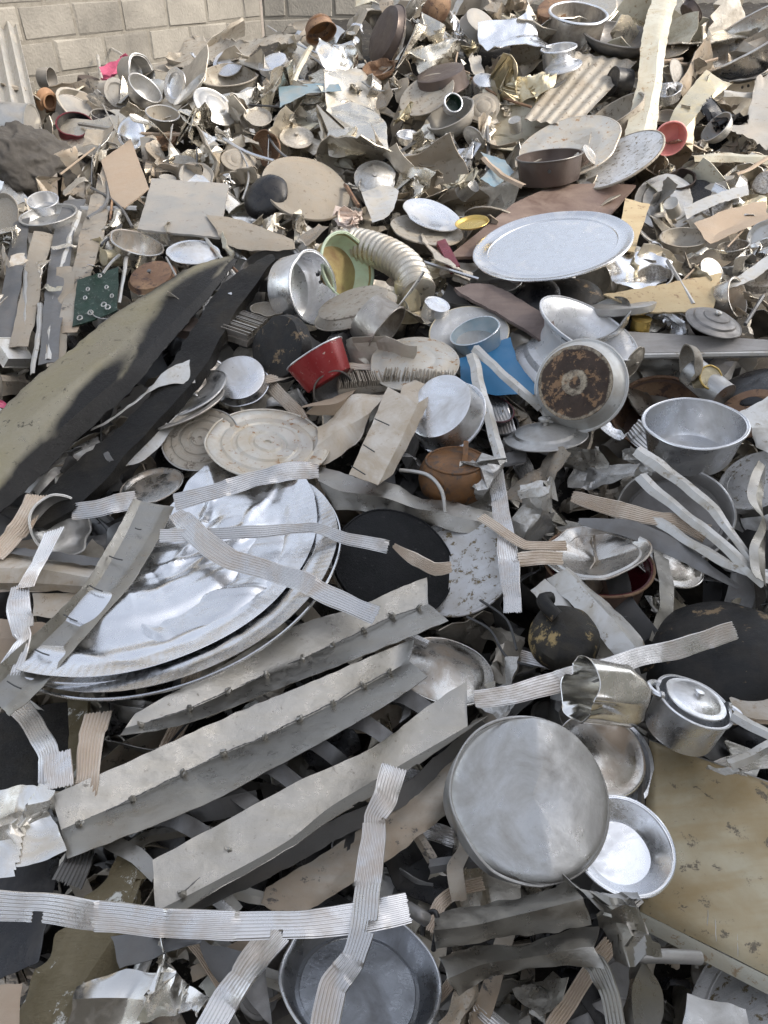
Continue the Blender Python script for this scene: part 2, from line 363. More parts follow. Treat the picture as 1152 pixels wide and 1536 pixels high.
def rnd_thing(name, label, cat, cx, cy, Wp, m, ang, lift, prof, mt, short=None, spin=0, dent=.05, seed=None, sx=1, wob=.012, n=64,
              knob=None, ears=None, long=None, group=None, rimr=None, rimz=0, basemat=None, basek=1.0, inner=None, body='body', rivets=0, excl=1, rimm=None, bail=0, crease=None):
    mw, R = pose(cx, cy, Wp, m, ang, lift, spin); seed = seed if seed is not None else int(cx * 7 + cy)
    r = root(name, mw, label, cat, group)
    V, F = lathe(prof, R, n, dent=dent, seed=seed, sx=sx, wob=wob)
    if crease:
        for ca, cof, csl in crease:
            dv = Vector((cos(radians(ca)), sin(radians(ca)), 0))
            for v in V:
                if ca == 999: dv = Vector(mw.to_3x3().inverted() @ RT); dv.z = 0; dv.normalize()
                if ca == -999: dv = Vector(mw.to_3x3().inverted() @ -RT); dv.z = 0; dv.normalize()
                s_ = v.dot(dv) - cof * R + .02 * R * noise.noise(v * (3 / R))
                if s_ > 0: v.z -= s_ * csl
    bo = child(body, mesh(name, V, F), spun(mt), r)
    if inner:
        # separate lining of another colour, 1% inside the wall
        h = inner[1]; V, F = lathe([(.955, -.03), (.925, -h + .16), (.87, -h + .08), (.78, -h + .055), (0, -h + .055)], R, n, dent=dent, seed=seed, sx=sx, wob=wob)
        V, F = solid(V, F, -.003 * R); child('lining', mesh('lining', V, F), M[inner[0]], r)
    if rimr is not None:
        P = [Vector((cos(2 * pi * i / n) * R * rimr[0], sin(2 * pi * i / n) * R * rimr[0] * sx, rimz * R)) for i in range(n)]
        if dent or wob:
            V2, F2 = lathe([(rimr[0], rimz)], R, n, dent=dent, seed=seed, sx=sx, wob=wob); P = V2
        V, F = tube(P, rimr[1] * R, 8, True); child('rim', mesh('rim', V, F), M[rimm or mt], r)
    if basemat:
        V, F = lathe([(0, .006), (basek * .97, .006), (basek, 0.0), (basek, -.05), (basek * .99, -.055)], R, n); child('base', mesh('base', V, F), M[basemat], r)
    if knob:
        kz, kr, km = knob
        V, F = lathe([(0, kz - .02), (kr * .55, kz - .02), (kr * .5, kz + kr * .5), (kr, kz + kr * .8), (kr * .95, kz + kr * 1.15), (kr * .5, kz + kr * 1.3), (0, kz + kr * 1.32)], R, 24); child('knob', mesh('knob', V, F), M[km], r)
    if ears:
        em, z, th, out = ears
        for a in (0, pi):
            V, F = arc_handle(R, .98, z, .55, out, th, a); h_ = child('handle', mesh('handle', V, F), M[em], r)
            for q in (-.27, .27):
                V, F = tube([Vector((cos(a + q) * x, sin(a + q) * x, z)) * R for x in (.96, 1.05)], th * 1.5 * R, 8); child('rivet', mesh('rivet', V, F), M[em], h_)
    if rivets:
        for q in range(rivets):
            a = -pi / 2 + (q - (rivets - 1) / 2) * .22
            V, F = tube([Vector((cos(a) * x, sin(a) * x, -.28)) * R for x in (.97, 1.04)], .05 * R, 8); child('rivet', mesh('rivet', V, F), M['wire'], r)
    if long:
        lm, z, L, w, a = long; V, F = long_handle(R, z, L, w, radians(a)); child('long_handle', mesh('long_handle', V, F), M[lm], r)
    if bail:
        P = [Vector((cos(pi * i / 20) * 1.02, sin(pi * i / 20) * .9 * bail, .5 * sin(pi * i / 20) * abs(bail))) * R for i in range(21)]
        V, F = tube(P, .018 * R, 6); child('wire_handle', mesh('wire_handle', V, F), M['wire'], r)
    if excl: ANCH.append((cx, cy, Wp * .5 * excl, short or label))
    return r

def sheetmesh(G, th=.0012, sharp=35):
    rows = len(G); cols = len(G[0]); c = sum((p for r_ in G for p in r_), Vector()) / (rows * cols)
    V = [p - c for r_ in G for p in r_]
    F = [(j * cols + i, j * cols + i + 1, (j + 1) * cols + i + 1, (j + 1) * cols + i) for j in range(rows - 1) for i in range(cols - 1)]
    return V, F, c, cols
def upfix(V, F):
    # make the front skin face the sky / camera
    s = 0
    for f in F[::max(1, len(F) // 60)]:
        s += (V[f[1]] - V[f[0]]).cross(V[f[2]] - V[f[0]]).dot(Vector((0, -.5, 1)))
    return F if s > 0 else [tuple(reversed(f)) for f in F]
def sheet(name, label, cat, rows, mt, short=None, n=40, sub=6, curve=True, th=.0012, crump=.004, cs=9, rag=.004, seed=None, group=None, notch=(), sharp=28, bulge=0, excl=1, facet=0, part=None, parent=None, label_only=None):
    """a bent plate lofted through rows of (px,py,lift): the rows are its edges and fold lines"""
    seed = seed if seed is not None else int(rows[0][0][0] * 3 + rows[0][0][1])
    C = []
    for r_ in rows:
        P = [at(*p) for p in r_]; C.append(crom(P, n) if curve else lin(P, n))
    G = []
    for a, b in zip(C, C[1:]):
        for k in range(sub):
            t = k / sub; G.append([p.lerp(q, t) for p, q in zip(a, b)])
    G.append(C[-1])
    R_ = len(G); so_ = Vector((seed * 1.37, seed * .71, 3))
    if bulge:
        for j in range(R_):
            for i in range(n):
                G[j][i] = G[j][i] + Vector((0, -.4, .9)) * bulge * sin(pi * j / (R_ - 1))
    if crump or rag:
        for j in range(R_):
            for i in range(n):
                p = G[j][i]
                v = noise.noise_vector(p * cs + so_) * crump
                if facet: 
                    q = noise.cell_vector(p * facet + so_); v = v + (q - Vector((.5, .5, .5))) * crump
                e = 0
                if j in (0, R_ - 1): e = 1
                if i in (0, n - 1): e = 1
                if e: v = v + noise.noise_vector(p * 38 + so_) * rag
                G[j][i] = p + v
    V, F, c, cols = sheetmesh(G)
    if notch:
        kill = set()
        for (t, side, ln, dp) in notch:
            i0 = int(t * (n - 1)); w = max(1, int(ln * (n - 1))); d_ = max(1, int(dp * (R_ - 1)))
            for i in range(i0, min(n - 1, i0 + w)):
                dd = max(1, d_ - (1 if i in (i0, i0 + w - 1) and d_ > 1 else 0))
                for j in range(dd): kill.add((R_ - 2 - j if side else j) * (n - 1) + i)
        F = [f for k, f in enumerate(F) if k not in kill]
    F = upfix(V, F); V, F = solid(V, F, th)
    me = mesh(name, V, F, sharp); mw = Matrix.Translation(c)
    if parent is not None:
        o = child(part, me, M[mt], parent); o.location = c - parent.matrix_world.translation; return o
    o = link(name, me, M[mt]); o.matrix_world = mw; tag(o, label, cat, group); USED.add(label)
    if excl:
        xs = [p[0] for r_ in rows for p in r_]; ys = [p[1] for r_ in rows for p in r_]
        L = max(max(xs) - min(xs), max(ys) - min(ys)); k = max(1, int(L / 60))
        a0, a1 = rows[0], rows[-1]
        for q in range(k + 1):
            t = q / k; f = lambda r_: (r_[0][0] + (r_[-1][0] - r_[0][0]) * t, r_[0][1] + (r_[-1][1] - r_[0][1]) * t)
            if len(a0) > 2:
                idx = t * (len(a0) - 1); i_ = min(len(a0) - 2, int(idx)); u_ = idx - i_; pa = (a0[i_][0] + (a0[i_ + 1][0] - a0[i_][0]) * u_, a0[i_][1] + (a0[i_ + 1][1] - a0[i_][1]) * u_)
            else: pa = f(a0)
            if len(a1) > 2:
                idx = t * (len(a1) - 1); i_ = min(len(a1) - 2, int(idx)); u_ = idx - i_; pb = (a1[i_][0] + (a1[i_ + 1][0] - a1[i_][0]) * u_, a1[i_][1] + (a1[i_ + 1][1] - a1[i_][1]) * u_)
            else: pb = f(a1)
            wd = max(8, .5 * sqrt((pa[0] - pb[0]) ** 2 + (pa[1] - pb[1]) ** 2))
            ANCH.append(((pa[0] + pb[0]) / 2, (pa[1] + pb[1]) / 2, wd * .9 * excl, short or label))
    return o
def strip(name, label, cat, pts, w, mt='flute', short=None, ribs=8, n=None, group=None, roll=None, th=.001, notch=(), amp=.0024, wob=.004, endcut=1, excl=1, seed=None, sharp=25, fold=0):
    """ribbon along (px,py,lift) points, w = width in photo px; fluted lengthwise"""
    P = [at(*p) for p in pts]; L = sum((b - a).length for a, b in zip(P, P[1:]))
    n = n or max(12, min(90, int(L / .012))); C = [p_.lerp(q_, .62) for p_, q_ in zip(crom(P, n), lin(P, n))]; seed = seed if seed is not None else int(pts[0][0] + pts[0][1] * 3)
    # kinks: linear control of width/roll
    ws = w if isinstance(w, (list, tuple)) else [w] * len(pts); rs = roll or [0] * len(pts)
    def interp(a, t): x = t * (len(a) - 1); i = min(len(a) - 2, int(x)); return a[i] + (a[i + 1] - a[i]) * (x - i)
    cr = ribs * 4 + 1 if ribs else 7; G = [[] for _ in range(cr)]
    sv = None; so_ = Vector((seed * .37, 1, seed * .11))
    for i, p in enumerate(C):
        t = C[min(i + 1, n - 1)] - C[max(0, i - 1)]; t.normalize(); v = (CAM - p).normalized()
        nn = v * .45 + Vector((0, -.15, .75)); nn = (nn - t * nn.dot(t)).normalized(); s = t.cross(nn).normalized()
        u = i / (n - 1); ro = radians(interp(rs, u)) + noise.noise(p * 6 + so_) * .4 + (noise.cell(p * 9 + so_) - .5) * (.28 if ribs else .1)
        nn, s = nn * cos(ro) - s * sin(ro), s * cos(ro) + nn * sin(ro)
        dep = (p - CAM).dot(FW); hw = interp(ws, u) / 2 * dep / FPX * (1 + .16 * noise.noise(p * 11 + so_))
        for k in range(cr):
            q = -1 + 2 * k / (cr - 1); z = 0
            if ribs: z = amp * (1 if k % 4 in (1, 2) else -1) * .5
            z += fold * hw * (1 - abs(q))
            off = noise.noise_vector(p * 14 + so_) * wob
            j = 0
            if endcut and i in (0, n - 1): j = noise.noise(Vector((k * 1.7, seed, i))) * .006
            G[k].append(p + s * q * hw + nn * z + off + t * j)
    V, F, c, cols = sheetmesh(G); R_ = cr
    if notch:
        kill = set()
        for (t, side, ln, dp) in notch:
            i0 = int(t * (n - 1)); wN = max(1, int(ln * (n - 1))); d_ = max(1, int(dp * (R_ - 1)))
            for i in range(i0, min(n - 1, i0 + wN)):
                for j in range(d_): kill.add((R_ - 2 - j if side else j) * (n - 1) + i)
        F = [f for k, f in enumerate(F) if k not in kill]
    F = upfix(V, F); V, F = solid(V, F, th)
    o = link(name, mesh(name, V, F, sharp), M[mt]); o.matrix_world = Matrix.Translation(c)
    tag(o, label, cat, group); USED.add(label)
    if excl:
        for a, b in zip(pts, pts[1:]):
            d_ = max(1, int(sqrt((a[0] - b[0]) ** 2 + (a[1] - b[1]) ** 2) / 50))
            for q in range(d_): t = (q + .5) / d_; ANCH.append((a[0] + (b[0] - a[0]) * t, a[1] + (b[1] - a[1]) * t, 12 * excl, short or label))
    return o
def crumple_mesh(seed, ax=1.0, ay=1.0, folds=7, n=18, hard=1.0, th=.012):
    """unit sheet folded again and again about random lines (stays a sheet), then given thickness"""
    rnd = random.Random(seed); ny = max(6, int(n * ay / ax)); V = []
    for j in range(ny + 1):
        for i in range(n + 1):
            x = (i / n - .5) * ax; y = (j / ny - .5) * ay
            if i in (0, n) or j in (0, ny): q_ = noise.noise_vector(Vector((x * 3, y * 3, seed))); x += q_.x * .10; y += q_.y * .10
            V.append(Vector((x, y, 0)))
    for k in range(folds):
        a = rnd.uniform(0, 2 * pi); d = Vector((cos(a), sin(a), rnd.uniform(-.3, .3))).normalized()
        c = Vector((rnd.uniform(-.33, .33) * ax, rnd.uniform(-.33, .33) * ay, 0)); nr = d.cross(Vector((0, 0, 1))).normalized()
        ang = rnd.choice((-1, 1)) * rnd.uniform(.35, 1.5) * hard; soft = rnd.uniform(.01, .12)
        for i, v in enumerate(V):
            s = (v - c).dot(nr)
            if s > 0:
                f = min(1, s / soft); V[i] = c + (Matrix.Rotation(ang * f, 3, d) @ (v - c))
    so_ = Vector((seed * 3.1, 0, 0))
    for i, v in enumerate(V): V[i] = v + noise.noise_vector(v * 4 + so_) * .05 * hard
    c = sum(V, Vector()) / len(V); V = [v - c for v in V]
    F = [(j * (n + 1) + i, j * (n + 1) + i + 1, (j + 1) * (n + 1) + i + 1, (j + 1) * (n + 1) + i) for j in range(ny) for i in range(n)]
    V, F = solid(V, F, th); mx = max(max(abs(v.x), abs(v.y), abs(v.z)) for v in V)
    return mesh('crumpled_sheet', [v / (2 * mx) for v in V], F, 22)
CR = {}
def crum(name, label, cat, cx, cy, Wp, mt, seed, lift=.04, short=None, ax=1, ay=1, folds=7, hard=1.0, rot=None, n=20, sc=(1, 1, 1), group=None, excl=1):
    key = (seed, ax, ay, folds, hard, mt, n)
    if key not in CR: me = crumple_mesh(seed, ax, ay, folds, n, hard); me.materials.append(M[mt]); CR[key] = me
    rnd = random.Random(seed * 31 + int(cx)); t = hit(cx, cy) - lift; P = CAM + ray(cx, cy) * t; s = Wp * t / FPX
    o = bpy.data.objects.new(name, CR[key]); COL.objects.link(o)
    e = rot if rot is not None else (rnd.uniform(-.7, .7), rnd.uniform(-.6, .6), rnd.uniform(0, 6.28))
    from mathutils import Euler
    o.matrix_world = Matrix.Translation(P) @ Euler(e).to_matrix().to_4x4() @ Matrix.Diagonal((s * sc[0], s * sc[1], s * sc[2], 1))
    tag(o, label, cat, group); USED.add(label)
    if excl: ANCH.append((cx, cy, Wp * .42 * excl, short or label))
    return o
def hose(name, label, cat, pts, rp, mt, ribs=0, short=None, n=60, cap=False, excl=1, amp=.1, seg=14):
    P = crom([at(*p) for p in pts], n); c = sum(P, Vector()) / n; d = (P[n // 2] - CAM).dot(FW); r = rp * d / FPX
    V, F = tube([p - c for p in P], r, seg, rf=(lambda t: 1 + amp * sin(t * ribs * 2 * pi)) if ribs else None)
    o = link(name, mesh(name, V, F, 50), M[mt]); o.matrix_world = Matrix.Translation(c); tag(o, label, cat); USED.add(label)
    if excl:
        for p in pts: ANCH.append((p[0], p[1], rp * excl, short or label))
    return o
T = rnd_thing
RINGS = [(0, -.02), (.05, -.02), (.06, .02), (.22, .02), (.25, -.015), (.30, -.02), (.33, .02), (.50, .015), (.53, -.02), (.58, -.025), (.61, .0), (.74, -.005), (.77, -.035), (.80, -.035), (.83, -.01), (.96, .01), (1, -.01), (1.01, -.03), (.98, -.04), (.8, -.06), (.3, -.05), (0, -.05)]
# ================================================================ SETTING
def terrain():
    nx, ny = 150, 190; V = []; F = []
    for j in range(ny + 1):
        for i in range(nx + 1):
            x = -3.6 + 8.0 * i / nx; y = -1.2 + 9.8 * j / ny
            z = H(x, y) - .27 + noise.noise(Vector((x, y, 0)) * 3.1) * .05 + noise.noise(Vector((x, y, 5)) * 11) * .022
            V.append(Vector((x, y, z)))
    for j in range(ny):
        for i in range(nx): a = j * (nx + 1) + i; F.append((a, a + 1, a + nx + 2, a + nx + 1))
    m = mat('gap shade scrap dirt', (.02, .018, .016), .1, .8, (.05, .042, .033), .6, 7, spots=(.2, .18, .15), sa=.1, ss=30, bump=1, bs=50)  # near-black base stands in for the shade deep in the gaps
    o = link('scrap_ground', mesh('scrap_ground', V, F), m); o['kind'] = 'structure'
    g = 60; V = [Vector((-g, -g, 0)), Vector((g, -g, 0)), Vector((g, g, 0)), Vector((-g, g, 0))]
    o = link('ground', mesh('ground', V, [(0, 1, 2, 3)]), mat('yard earth', (.26, .21, .16), 0, .9, (.18, .15, .12), .5, 1, bump=.5)); o['kind'] = 'structure'
terrain()

def bricks():
    m = bpy.data.materials.new('concrete block wall'); m.use_nodes = True; nt = m.node_tree; N = nt.nodes; L = nt.links; b = N['Principled BSDF']
    tc = N.new('ShaderNodeTexCoord'); nz = N.new('ShaderNodeTexNoise'); nz.inputs['Scale'].default_value = 3.2; nz.inputs['Detail'].default_value = 8; nz.inputs['Roughness'].default_value = .65
    L.new(tc.outputs['Object'], nz.inputs['Vector']); n2 = N.new('ShaderNodeTexNoise'); n2.inputs['Scale'].default_value = 60; n2.inputs['Detail'].default_value = 6; L.new(tc.outputs['Object'], n2.inputs['Vector'])
    at_ = N.new('ShaderNodeVertexColor') if False else N.new('ShaderNodeAttribute'); at_.attribute_name = 'tone'
    cr = N.new('ShaderNodeValToRGB'); cr.color_ramp.elements[0].color = (.175, .162, .14, 1); cr.color_ramp.elements[1].color = (.33, .305, .262, 1)
    cr.color_ramp.elements[0].position = .25; cr.color_ramp.elements[1].position = .7
    ad = N.new('ShaderNodeMath'); ad.operation = 'MULTIPLY_ADD'; ad.inputs[1].default_value = .3; L.new(at_.outputs['Fac'], ad.inputs[0]); L.new(nz.outputs[0], ad.inputs[2])
    sb = N.new('ShaderNodeMath'); sb.operation = 'SUBTRACT'; sb.inputs[1].default_value = .15; L.new(ad.outputs[0], sb.inputs[0]); L.new(sb.outputs[0], cr.inputs[0])
    L.new(cr.outputs[0], b.inputs['Base Color']); b.inputs['Roughness'].default_value = .92
    bp = N.new('ShaderNodeBump'); bp.inputs['Strength'].default_value = .8; bp.inputs['Distance'].default_value = .006; L.new(n2.outputs[0], bp.inputs['Height']); L.new(bp.outputs[0], b.inputs['Normal'])
    return m
BM = bricks(); MORT = mat('mortar', (.27, .25, .212), 0, .95, (.19, .17, .14), .6, 12, bump=1, bs=60)
def blockwall(name, A, B, z0, z1, label, seed):
    d = (B - A); Lw = d.length; d.normalize(); nrm = Vector((d.y, -d.x, 0)); rnd = random.Random(seed); V = []; F = []; tone = []
    bw, bh, g = .385, .195, .016
    def box(s0, s1, a, c, o0, o1, tn):
        k = len(V)
        cs = .008
        for (s, z, o) in ((s0, a, o0), (s1, a, o0), (s1, c, o0), (s0, c, o0), (s0 + cs, a + cs, o1), (s1 - cs, a + cs, o1), (s1 - cs, c - cs, o1), (s0 + cs, c - cs, o1)):
            V.append(A + d * (s + rnd.uniform(-.009, .009)) + Vector((0, 0, z + rnd.uniform(-.007, .007))) + nrm * (o + rnd.uniform(0, .004))); tone.append(tn)
        for f in ((4, 5, 6, 7), (0, 1, 5, 4), (1, 2, 6, 5), (2, 3, 7, 6), (3, 0, 4, 7)): F.append(tuple(k + i for i in f))
    r = 0; z = z0
    while z < z1 - .01:
        s = -(r % 2) * bw / 2
        while s < Lw:
            a, c = max(0, s), min(Lw, s + bw)
            if c - a > .06: box(a + g / 2, c - g / 2, z + g / 2, min(z + bh, z1) - g / 2, -.004, .003 + rnd.uniform(-.002, .005), rnd.random())
            s += bw
        z += bh; r += 1
    me = mesh(name, V, F, 0); at_ = me.attributes.new('tone', 'FLOAT', 'POINT')
    if len(me.vertices) == len(tone): at_.data.foreach_set('value', tone)
    ro = root(name, Matrix.Identity(4), label, 'wall'); child('block_facing', me, BM, ro)
    q = [A, B, B - nrm * .15, A - nrm * .15]; V2 = [p + Vector((0, 0, z_)) for z_ in (z0, z1) for p in q]
    child('mortar_core', mesh('core', V2, [(0, 1, 5, 4), (1, 2, 6, 5), (2, 3, 7, 6), (3, 0, 4, 7), (4, 5, 6, 7)], 0), MORT, ro)
    return ro
KC = Vector((-1.0, 7.2, 0)); KA = KC - Vector((1.32, 1.8, 0)) * 1.9
blockwall('block_wall', KA, KC, 0, 2.6, 'grey concrete block wall with wide mortar joints, running back from the left edge to the corner', 3)
blockwall('block_wall', KC + Vector((.02, 0, 0)), KC + Vector((6.6, .9, 0)), 0, 2.6, 'pale block wall seen end on behind the top of the heap, right of the corner', 5)

blockwall('block_wall', Vector((5, -2.6, 0)), Vector((-5, -2.6, 0)), 0, 3.0, 'tall block wall added unseen behind the camera for dark reflections', 8)  # unseen wall, added so the metal has something dark to reflect
def sunshade():
    # open sided shed added unseen right of the heap to shade the foreground
    rt = root('added_sunshade', Matrix.Translation((2.75, -.4, 0)), 'tall corrugated shed added out of view at right to shade the foreground', 'sunshade')
    n = 160; P = []
    for z in (0, 2.8, 5.6): P.append([Vector((.03 * sin(i * .8), -1.2 + 3.8 * i / n, z)) for i in range(n + 1)])
    V, F, c_, k = sheetmesh(P); V = [q + c_ for q in V]; V, F = solid(V, F, .004); child('wall', mesh('sunshade_wall', V, F, 0), M['cream'], rt)
    P = [[Vector((x, -1.2 + 3.8 * i / n, 5.62 + .25 * x + .03 * sin(i * .8))) for i in range(n + 1)] for x in (-.1, 1.5, 3)]
    V, F, c_, k = sheetmesh(P); V = [q + c_ for q in V]; V, F = solid(V, F, .004); child('roof', mesh('sunshade_roof', V, F, 0), M['dustgrey'], rt)
sunshade()
# corrugated white sheets leaning at the far left
def corrugated(name, label, cat, p, mt, waves, amp, short=None, n=40, cols=None, ex=1, th=.002):
    """p: four corners TL,TR,BR,BL (px,py,lift); corrugation runs TL->BL"""
    A = [at(*q) for q in p]; cols = cols or waves * 8; G = []
    nr = (A[1] - A[0]).cross(A[3] - A[0]).normalized()
    if nr.dot(CAM - A[0]) < 0: nr = -nr
    for j in range(n):
        v = j / (n - 1); a = A[0].lerp(A[3], v); b = A[1].lerp(A[2], v)
        G.append([a.lerp(b, i / (cols - 1)) + nr * (amp * sin(2 * pi * waves * i / (cols - 1)) + .006 * noise.noise(a.lerp(b, i / (cols - 1)) * 5)) for i in range(cols)])
    V, F, c, k = sheetmesh(G); F = upfix(V, F); V, F = solid(V, F, th); o = link(name, mesh(name, V, F, 60), M[mt]); o.matrix_world = Matrix.Translation(c); tag(o, label, cat); USED.add(label)
    if ex: ANCH.append((sum(q[0] for q in p) / 4, sum(q[1] for q in p) / 4, 30 * ex, short or label))
    return o
corrugated('corrugated_sheet', 'white corrugated sheet leaning upright against the block wall at the far left', 'metal sheet', [(-70, -60, .5), (6, -40, .5), (56, 172, .35), (-40, 190, .35)], 'white', 5, .02, 'the corrugated sheet', ex=0)
o_ = at(0, 0, .5)

# ================================================================ FOREGROUND PLATES
def beam(label, short, top, fold, bot, mt, nodes, seed, **kw):
    o = sheet('folded_plate', label, 'metal plate', [top, fold, bot], mt, short, n=90, sub=7, crump=.0025, cs=5, rag=.002, seed=seed, **kw)
    c = o.matrix_world.translation
    for i, (x, y) in enumerate(nodes):
        p = at(x, y, .022 + fold[0][2] if len(fold[0]) > 2 else .02) 
        li = 0
        # lift of the fold at this spot
        for a, b in zip(fold, fold[1:]):
            if min(a[0], b[0]) <= x <= max(a[0], b[0]): u = (x - a[0]) / (b[0] - a[0] + 1e-6); li = a[2] + (b[2] - a[2]) * u
        p = at(x, y, li + .004); rr = random.Random(seed * 9 + i); s = .007
        pts = [p + Vector((0, 0, -.004)), p + Vector((rr.uniform(-.3, .3), -.4, .6)) * s, p + Vector((rr.uniform(-.6, .6), -.5, 1.5)) * s, p + Vector((rr.uniform(-1.2, 1.2), -.3, 2.1)) * s]
        V, F = tube([q - c for q in crom(pts, 7)], .0052, 6, rf=lambda t: 1.5 - 1.1 * t)
        V = [v + noise.noise_vector(v * 160 + Vector((i, 0, 0))) * .003 for v in V]
        child('torn_spur', mesh('torn_spur', V, F, 0), M[mt], o)
        if i:
            a = at(*nodes[i - 1], li + .003); 
            q = [a.lerp(p, u) + Vector((0, 0, .0015)) + noise.noise_vector(a.lerp(p, u) * 60) * .002 for u in [k / 14 for k in range(15)]]
            V, F = tube([z - c for z in q], .0013, 5, rf=lambda t: .6 + .5 * (sin(t * 40) > 0)); child('weld_seam', mesh('weld_seam', V, F, 0), M['slat'], o)
    return o
beam('upper of the three long grey spurred plates, pointed at its left tip', 'the pointed grey plate',
     [(203, 1070, .13), (330, 1000, .14), (430, 945, .11), (540, 908, .12), (598, 882, .13), (640, 866, .13)],
     [(187, 1092, .12), (285, 1063, .11), (400, 1012, .10), (498, 968, .08), (588, 925, .09), (642, 906, .10)],
     [(178, 1104, .13), (290, 1082, .13), (440, 1025, .11), (505, 1000, .11), (600, 962, .12), (672, 930, .13)], 'plate',
     [(212, 1087), (285, 1063), (343, 1037), (400, 1012), (453, 988), (498, 968), (545, 946), (588, 925), (628, 912)], 11)
beam('widest and middle one of the three long grey spurred plates', 'the widest grey plate',
     [(80, 1192, .11), (160, 1158, .11), (260, 1112, .11), (360, 1068, .10), (468, 1022, .10), (545, 990, .10), (600, 967, .10), (622, 960, .12)],
     [(92, 1245, .08), (200, 1198, .07), (300, 1147, .07), (400, 1104, .07), (500, 1055, .07), (585, 1008, .07), (612, 992, .09)],
     [(103, 1287, .09), (150, 1270, .11), (300, 1210, .11), (400, 1158, .11), (520, 1092, .10), (600, 1045, .10), (642, 1014, .11)], 'plate',
     [(120, 1235), (200, 1198), (275, 1160), (335, 1130), (398, 1105), (450, 1078), (500, 1055), (545, 1028), (583, 1008)], 12)
beam('lower of the three long grey spurred plates, with torn ragged lower edge', 'the ragged grey plate',
     [(229, 1290, .12), (330, 1236, .12), (450, 1170, .12), (560, 1120, .12), (640, 1060, .11), (700, 1021, .12)],
     [(232, 1368, .09), (330, 1318, .09), (430, 1262, .09), (500, 1206, .09), (600, 1148, .09), (700, 1090, .09)],
     [(236, 1392, .11), (300, 1350, .12), (430, 1275, .12), (490, 1232, .12), (590, 1172, .12), (730, 1075, .11)], 'plate',
     [(274, 1340), (345, 1275)], 13, notch=[(.55, 1, .03, .12), (.7, 1, .05, .08)])
sheet('channel_lip', 'narrow grey lip of sheet lying along the underside of the ragged grey plate', 'metal strip',
      [[(212, 1402, .08), (300, 1348, .085), (420, 1282, .085), (480, 1240, .085), (600, 1178, .085), (722, 1078, .08)],
       [(262, 1392, .04), (330, 1352, .05), (440, 1300, .05), (500, 1262, .05), (610, 1205, .05), (735, 1092, .05)]], 'slat', n=60, sub=4, rag=.004, excl=0)
sheet('stained_plate', 'wide tan stained grey plate crossing under the vertical fluted strip, left of the dented pan', 'metal plate',
      [[(398, 1332, .03), (540, 1246, .04), (620, 1196, .05), (690, 1128, .06)], [(390, 1355, .03), (500, 1310, .03), (600, 1240, .04), (690, 1175, .05)], [(432, 1382, .03), (560, 1305, .03), (650, 1238, .04), (705, 1190, .05)]], 'platew', n=60, sub=6, bulge=.01, notch=[(.36, 0, .06, .3)])
o = sheet('stapled_plate', 'long pale channel plate with dark staples lying over the big foil tray', 'metal plate',
      [[(200, 748, .165), (167, 812, .17), (128, 875, .17), (69, 934, .17), (-22, 1018, .17)],
       [(212, 752, .14), (180, 820, .14), (140, 886, .14), (78, 950, .14), (-14, 1040, .14)],
       [(246, 758, .135), (196, 848, .135), (138, 915, .135), (86, 980, .135), (4, 1064, .135)],
       [(262, 760, .155), (208, 861, .155), (149, 930, .155), (104, 982, .155), (59, 1038, .155), (14, 1074, .155)]], 'plate', 'the stapled plate', n=70, sub=5, crump=.003, cs=6, rag=.002)
for (x0, y0, x1, y1) in ((203, 792, 212, 794), (164, 834, 184, 840), (134, 878, 154, 887), (96, 922, 116, 932), (52, 974, 74, 983), (11, 1022, 32, 1033)):
    P = [at(x0, y0, .16), at((x0 + x1) / 2, (y0 + y1) / 2 + 1, .163), at(x1, y1, .16)]; V, F = tube([p - o.matrix_world.translation for p in crom(P, 6)], .0016, 6); child('staple', mesh('staple', V, F), M['wire'], o)

# dark slats under the plates
G_ = 'grey straps crossing under the long plates'
for i, (a, b, c, lb) in enumerate([((212, 1215), (262, 1228), (312, 1258), 'grey strap bridging the gap under the widest plate, furthest left'),
        ((300, 1180), (345, 1185), (385, 1212), 'grey strap under the widest plate, second from the left'),
        ((372, 1146), (405, 1150), (450, 1180), 'grey strap under the widest plate, third from the left'),
        ((438, 1108), (470, 1112), (508, 1140), 'grey strap under the widest plate, fourth from the left'),
        ((505, 1076), (545, 1084), (585, 1112), 'grey strap under the widest plate, next to the rightmost'),
        ((580, 1040), (610, 1045), (655, 1075), 'grey strap under the widest plate, rightmost of the row')]):
    strip('curved_strap', lb, 'metal strip', [(a[0] - 20, a[1] - 22, .03), (a[0], a[1], .045), (b[0], b[1], .05), (c[0], c[1], .03), (c[0] + 14, c[1] + 14, .0)], 24, 'slat', ribs=0, group=G_, excl=0, amp=0)
strip('curved_strap', 'pale strap running down from the widest plate to the left end of the ragged plate', 'metal strip', [(130, 1235, .06), (165, 1262, .07), (205, 1282, .07), (236, 1312, .06)], 24, 'plate', ribs=0, excl=0)

